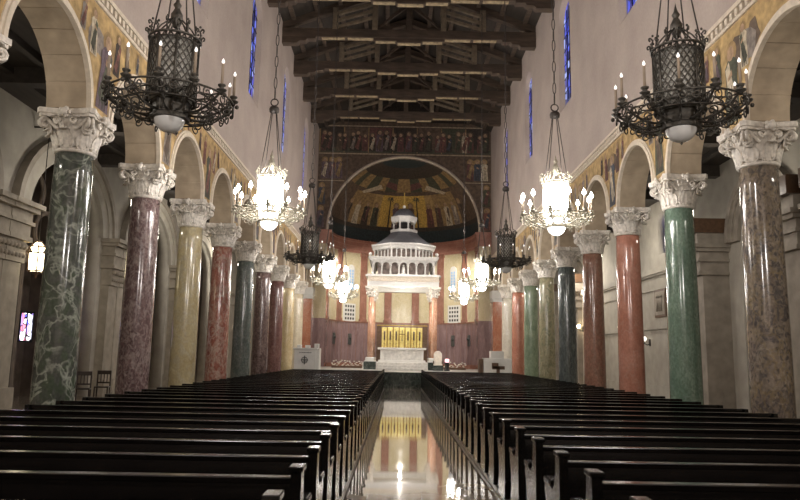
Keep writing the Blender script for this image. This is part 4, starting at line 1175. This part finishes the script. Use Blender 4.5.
# pale pilaster behind bright sconce and paintings
mb = MB(); mb.bbox(10.35, 10.98, 39.0, 40.6, 0, 5.2, .03); mb.bbox(10.25,10.98,38.9,40.7,5.2,5.5,.03); trim(mb, M['mould'])
def picture(side, y, z0, z1, hw, lb):
    t = thing('framed_panel', lb, 'framed picture', (side*(XO-.02), y, z0), 0, 'aisle framed panels')
    s = -side; h = z1-z0
    mb = MB(); x0, x1 = sorted((0, s*.06)); mb.bbox(x0, x1, -hw, hw, 0, h, .015); mb.build('frame', M['brownwood'], t)
    mb = MB(); x0, x1 = sorted((s*.05, s*.075)); mb.bbox(x0, x1, -hw+.1, hw-.1, .1, h-.1, .005)
    for k in range(3):
        mb.tube([(s*.08, -.25+.25*k, .25), (s*.08, -.25+.22*k, h*.5), (s*.085, -.25+.25*k, h*.65)], .06, 6); mb.sphere((s*.085, -.25+.25*k, h*.74), .07, 8, 6)
    mb.build('relief', M['aisle_dark'], t)
picture(1, 29.5, 3.4, 4.6, .62, 'dark framed relief on the right aisle wall, between the salmon and light green columns')
picture(-1, 38.6-5.2, 3.3, 4.5, .55, 'dark framed relief on the left aisle wall, seen beside the yellow column') if False else None
picture(-1, 41.5, 3.2, 4.6, .6, 'dark framed panel on the left aisle wall, seen between the yellow and red streaked columns')
# confessional doors: dark doorways in the left wall
def doorway(side, y, lb):
    t = thing('aisle_doorway', lb, 'door', (side*XO, y, 0), 0, 'aisle doors')
    s = -side; mb = MB(); x0, x1 = sorted((0, s*.10)); mb.bbox(x0, x1, -.72, -.55, 0, 2.6, .01); mb.bbox(x0, x1, .55, .72, 0, 2.6, .01); mb.bbox(x0, s*.14 if s > 0 else x1, -.8, .8, 2.6, 2.85, .01) if s > 0 else mb.bbox(s*.14, 0, -.8, .8, 2.6, 2.85, .01)
    mb.build('frame', M['aisle'], t)
    mb = MB(); x0, x1 = sorted((s*.005, s*.05)); mb.bbox(x0, x1, -.55, .55, 0, 2.6, .01)
    for z in (.3, 1.4): 
        xa, xb = sorted((s*.05, s*.07)); mb.bbox(xa, xb, -.4, .4, z, z+.95, .01)
    mb.build('leaf', M['chairwood'], t)
doorway(-1, 25.75, 'dark wooden door in the left aisle, between the green and purple columns')
doorway(1, 32.6, 'dark wooden door in the right aisle, beside the light green column')
# chapel lantern and stained glass on the left
t = thing('hanging_lantern', 'lit amber hanging lantern in the arched chapel at far left', 'lantern', (-10.55, 19.4, 3.62))
mb = MB(); mb.lathe([(.16,.12),(.235,.16),(.255,.62),(.20,.64)], 6, smooth=False); mb.build('panes', M['lantern_on'], t)
mb = MB()
for k in range(6):
    a = 2*PI*k/6; mb.tube([(.17*cos(a),.17*sin(a),.10),(.245*cos(a),.245*sin(a),.16),(.265*cos(a),.265*sin(a),.64),(.23*cos(a),.23*sin(a),.82),(.08*cos(a),.08*sin(a),.98)], .02, 5)
    mb.tube([(.265*cos(a),.265*sin(a),.64),(.32*cos(a),.32*sin(a),.72),(.28*cos(a),.28*sin(a),.80)], .016, 5)
for z, r in ((.14,.22),(.64,.265),(.82,.235),(.98,.09)): mb.tube([(r*cos(2*PI*k/12), r*sin(2*PI*k/12), z) for k in range(12)], .022, 5, closed=True)
mb.lathe([(.0001,-.08),(.04,-.03),(.03,.02),(.12,.08),(.17,.12)], 8)
mb.build('frame', M['brownwood'], t)
mb = MB(); mb.lathe([(.13,.66),(.2,.8),(.06,.96)], 6, smooth=False); mb.build('top_glow', M['lantern_on'], t)
mb = MB(); mb.tube([(0,0,.98),(0,0,4.4)], .012, 5); mb.build('chain', M['chain'], t)
mb = MB(); mb.tube([(0,0,4.37),(-.5,0,4.37)], .03, 6); mb.build('arm', M['chain'], t)
t = thing('chapel_window', 'small violet stained glass window glowing in the dark chapel doorway at far left', 'window', (-12.6, 23.0, 1.85))
mb = MB(); mb.box(-.05,0,-.38,.38,0,.9); mb.build('glass', M['glass_violet'], t)
mb = MB()
for a in ((-.44,-.38,0,.9),(.38,.44,0,.9),(-.44,.44,-.06,0),(-.44,.44,.9,.97),(-.015,.015,0,.9)): mb.box(-.06,.03,a[0],a[1],a[2],a[3])
mb.build('frame', M['blackmetal'], t)
# back of the chapel: tracery roundels above the dark doorway
t = thing('chapel_screen', 'brown tracery screen with roundels filling the chapel arch at far left', 'screen', (-11.75, 21.97, 0))
mb = MB()
mb.box(-.08,.08,-2.55,2.55,4.2,4.45)
for yy in (-2.5,-1.25,1.25,2.5): mb.box(-.1,.1,yy-.1,yy+.1,0,5.6)
for yy, zz, rr in ((-1.5,5.15,.5),(0,5.3,.62),(1.5,5.15,.5),(-.8,6.5,.5),(.8,6.5,.5)):
    mb.tube([(0, yy+rr*cos(2*PI*k/24), zz+rr*sin(2*PI*k/24)) for k in range(24)], .09, 6, closed=True)
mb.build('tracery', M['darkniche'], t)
mb = MB()
for a0 in (-1.87, 1.87): pass
mb.prism([(-1.25,0),(-1.15,0),(-1.15,2.9)]+arc(0,2.9,1.15,PI,0,14)[1:-1]+[(1.15,2.9),(1.15,0),(1.25,0),(1.25,4.2),(-1.25,4.2)], lambda p, q, d: Vector((d, p, q)), -.06, .06) if False else None
# aisle chairs
def aisle_chair(x, y, rz, lb):
    t = thing('aisle_chair', lb, 'chair', (x, y, 0), rz, 'chairs in the left aisle')
    mb = MB(); mb.bbox(-.21,.21,-.2,.2,.43,.47,.01); mb.build('seat', M['chairwood'], t)
    for dx in (-1, 1):
        mb = MB(); mb.bbox(dx*.19-.02,dx*.19+.02,.16,.2,0,.95,.006); mb.build('leg', M['chairwood'], t)
        mb = MB(); mb.bbox(dx*.19-.02,dx*.19+.02,-.2,-.16,0,.43,.006); mb.build('leg', M['chairwood'], t)
    mb = MB(); mb.bbox(-.2,.2,.165,.195,.83,.95,.008); mb.bbox(-.2,.2,.165,.195,.55,.60,.006)
    for k in (-1, 0, 1): mb.box(k*.09-.012,k*.09+.012,.17,.19,.58,.84)
    mb.build('backrest', M['chairwood'], t)
aisle_chair(-9.55, 20.75, .3, 'dark wooden chair in the left aisle just right of the green veined column')
aisle_chair(-9.5, 22.0, .2, 'dark wooden chair in the left aisle, nearer the purple column')
aisle_chair(-9.7, 19.6, .5, 'dark wooden chair half hidden behind the green veined column')

# ------------------------------------------------------------------ light
def lamp(kind, name, loc, power, col, size=.3, target=None, spot=None, blend=.6):
    l = bpy.data.lights.new(name, kind); l.energy = power; l.color = col
    if kind == 'AREA': l.size = size
    else: l.shadow_soft_size = size
    o = bpy.data.objects.new(name, l); C.objects.link(o); o.location = loc
    if target: o.rotation_euler = (Vector(target)-Vector(loc)).to_track_quat('-Z', 'Y').to_euler()
    if spot: l.spot_size = math.radians(spot); l.spot_blend = blend
    return o
# unseen lights without fixtures, added to brighten sanctuary, aisles and nave walls
for s in (-1, 1):
    lamp('SPOT', 'sanctuary_fill', (s*5.2, 38.7, 13.5), 1900, (1,.94,.86), .25, (s*-.3, 43.0, 1.6), 40)
    lamp('SPOT', 'apse_fill', (s*3.9, 46.2, 8.6), 1150, (1,.94,.84), .25, (s*2.6, 52, 4.0), 105)
    lamp('SPOT', 'ambo_fill', (s*4.6, 40.0, 12.5), 900, (1,.95,.88), .2, (s*5.0, 36.6, 1.2), 26)
    lamp('POINT', 'aisle_fill', (s*9.2, 39.0, 6.4), 300, (1,.93,.82), .3)  # added aisle fill, no fixture modelled
    lamp('POINT', 'aisle_fill', (s*9.2, 29.5, 6.6), 110, (1,.93,.82), .3)
    lamp('POINT', 'aisle_fill', (s*9.0, 20.0, 6.4), 70, (1,.93,.82), .3)
    lamp('POINT', 'aisle_fill', (s*9.0, 11.0, 6.2), 80, (1,.93,.82), .3)
    lamp('POINT', 'rear_fill', (s*3.3, .9, 5.2), 420, (1,.94,.9), .4)  # added fill behind the camera, no chandelier modelled there
    for y in (3, 11.5, 20, 28.5, 37):
        lamp('SPOT', 'cornice_fill', (s*5.7, y, 8.6), 1100, (1,.93,.88), .4, (-s*6.1, y+1.5, 10.8), 115, .9)  # added to wash the opposite upper wall
lamp('POINT', 'canopy_fill', (0, 41.6, 5.3), 150, (1,.94,.85), .07)  # added fill under the canopy for altar and inner columns
lamp('SPOT', 'altar_fill', (0, 36.5, 14.5), 1500, (1,.95,.88), .2, (0, 41.9, 1.4), 16)  # unseen spot added to brighten the altar
wd = bpy.data.worlds.new('night'); S.world = wd; wd.use_nodes = True
wd.node_tree.nodes['Background'].inputs[0].default_value = (.02,.03,.06,1)
wd.node_tree.nodes['Background'].inputs[1].default_value = .3

# ------------------------------------------------------------------ camera
f_px, pitch, yaw, roll = 689.41, math.radians(8.666), math.radians(.124), math.radians(1.05)
fw = Vector((sin(yaw)*cos(pitch), cos(yaw)*cos(pitch), sin(pitch)))
r0 = Vector((cos(yaw), -sin(yaw), 0)); u0 = r0.cross(fw)
r = cos(roll)*r0 + sin(roll)*u0; u = -sin(roll)*r0 + cos(roll)*u0
cam = bpy.data.cameras.new('camera'); co = bpy.data.objects.new('camera', cam); C.objects.link(co)
cam.sensor_fit = 'HORIZONTAL'; cam.sensor_width = 36; cam.lens = f_px*36/800; cam.clip_end = 200; cam.clip_start = .05
mat = Matrix((r, u, -fw)).transposed().to_4x4(); mat.translation = Vector((-.317, 0, 1.6)); co.matrix_world = mat
S.camera = co
S.cycles.sample_clamp_indirect = 6.0
S.view_settings.view_transform = 'Standard'; S.view_settings.look = 'None'; S.view_settings.gamma = 1; S.view_settings.use_curve_mapping = False
S.view_settings.exposure = 0.5
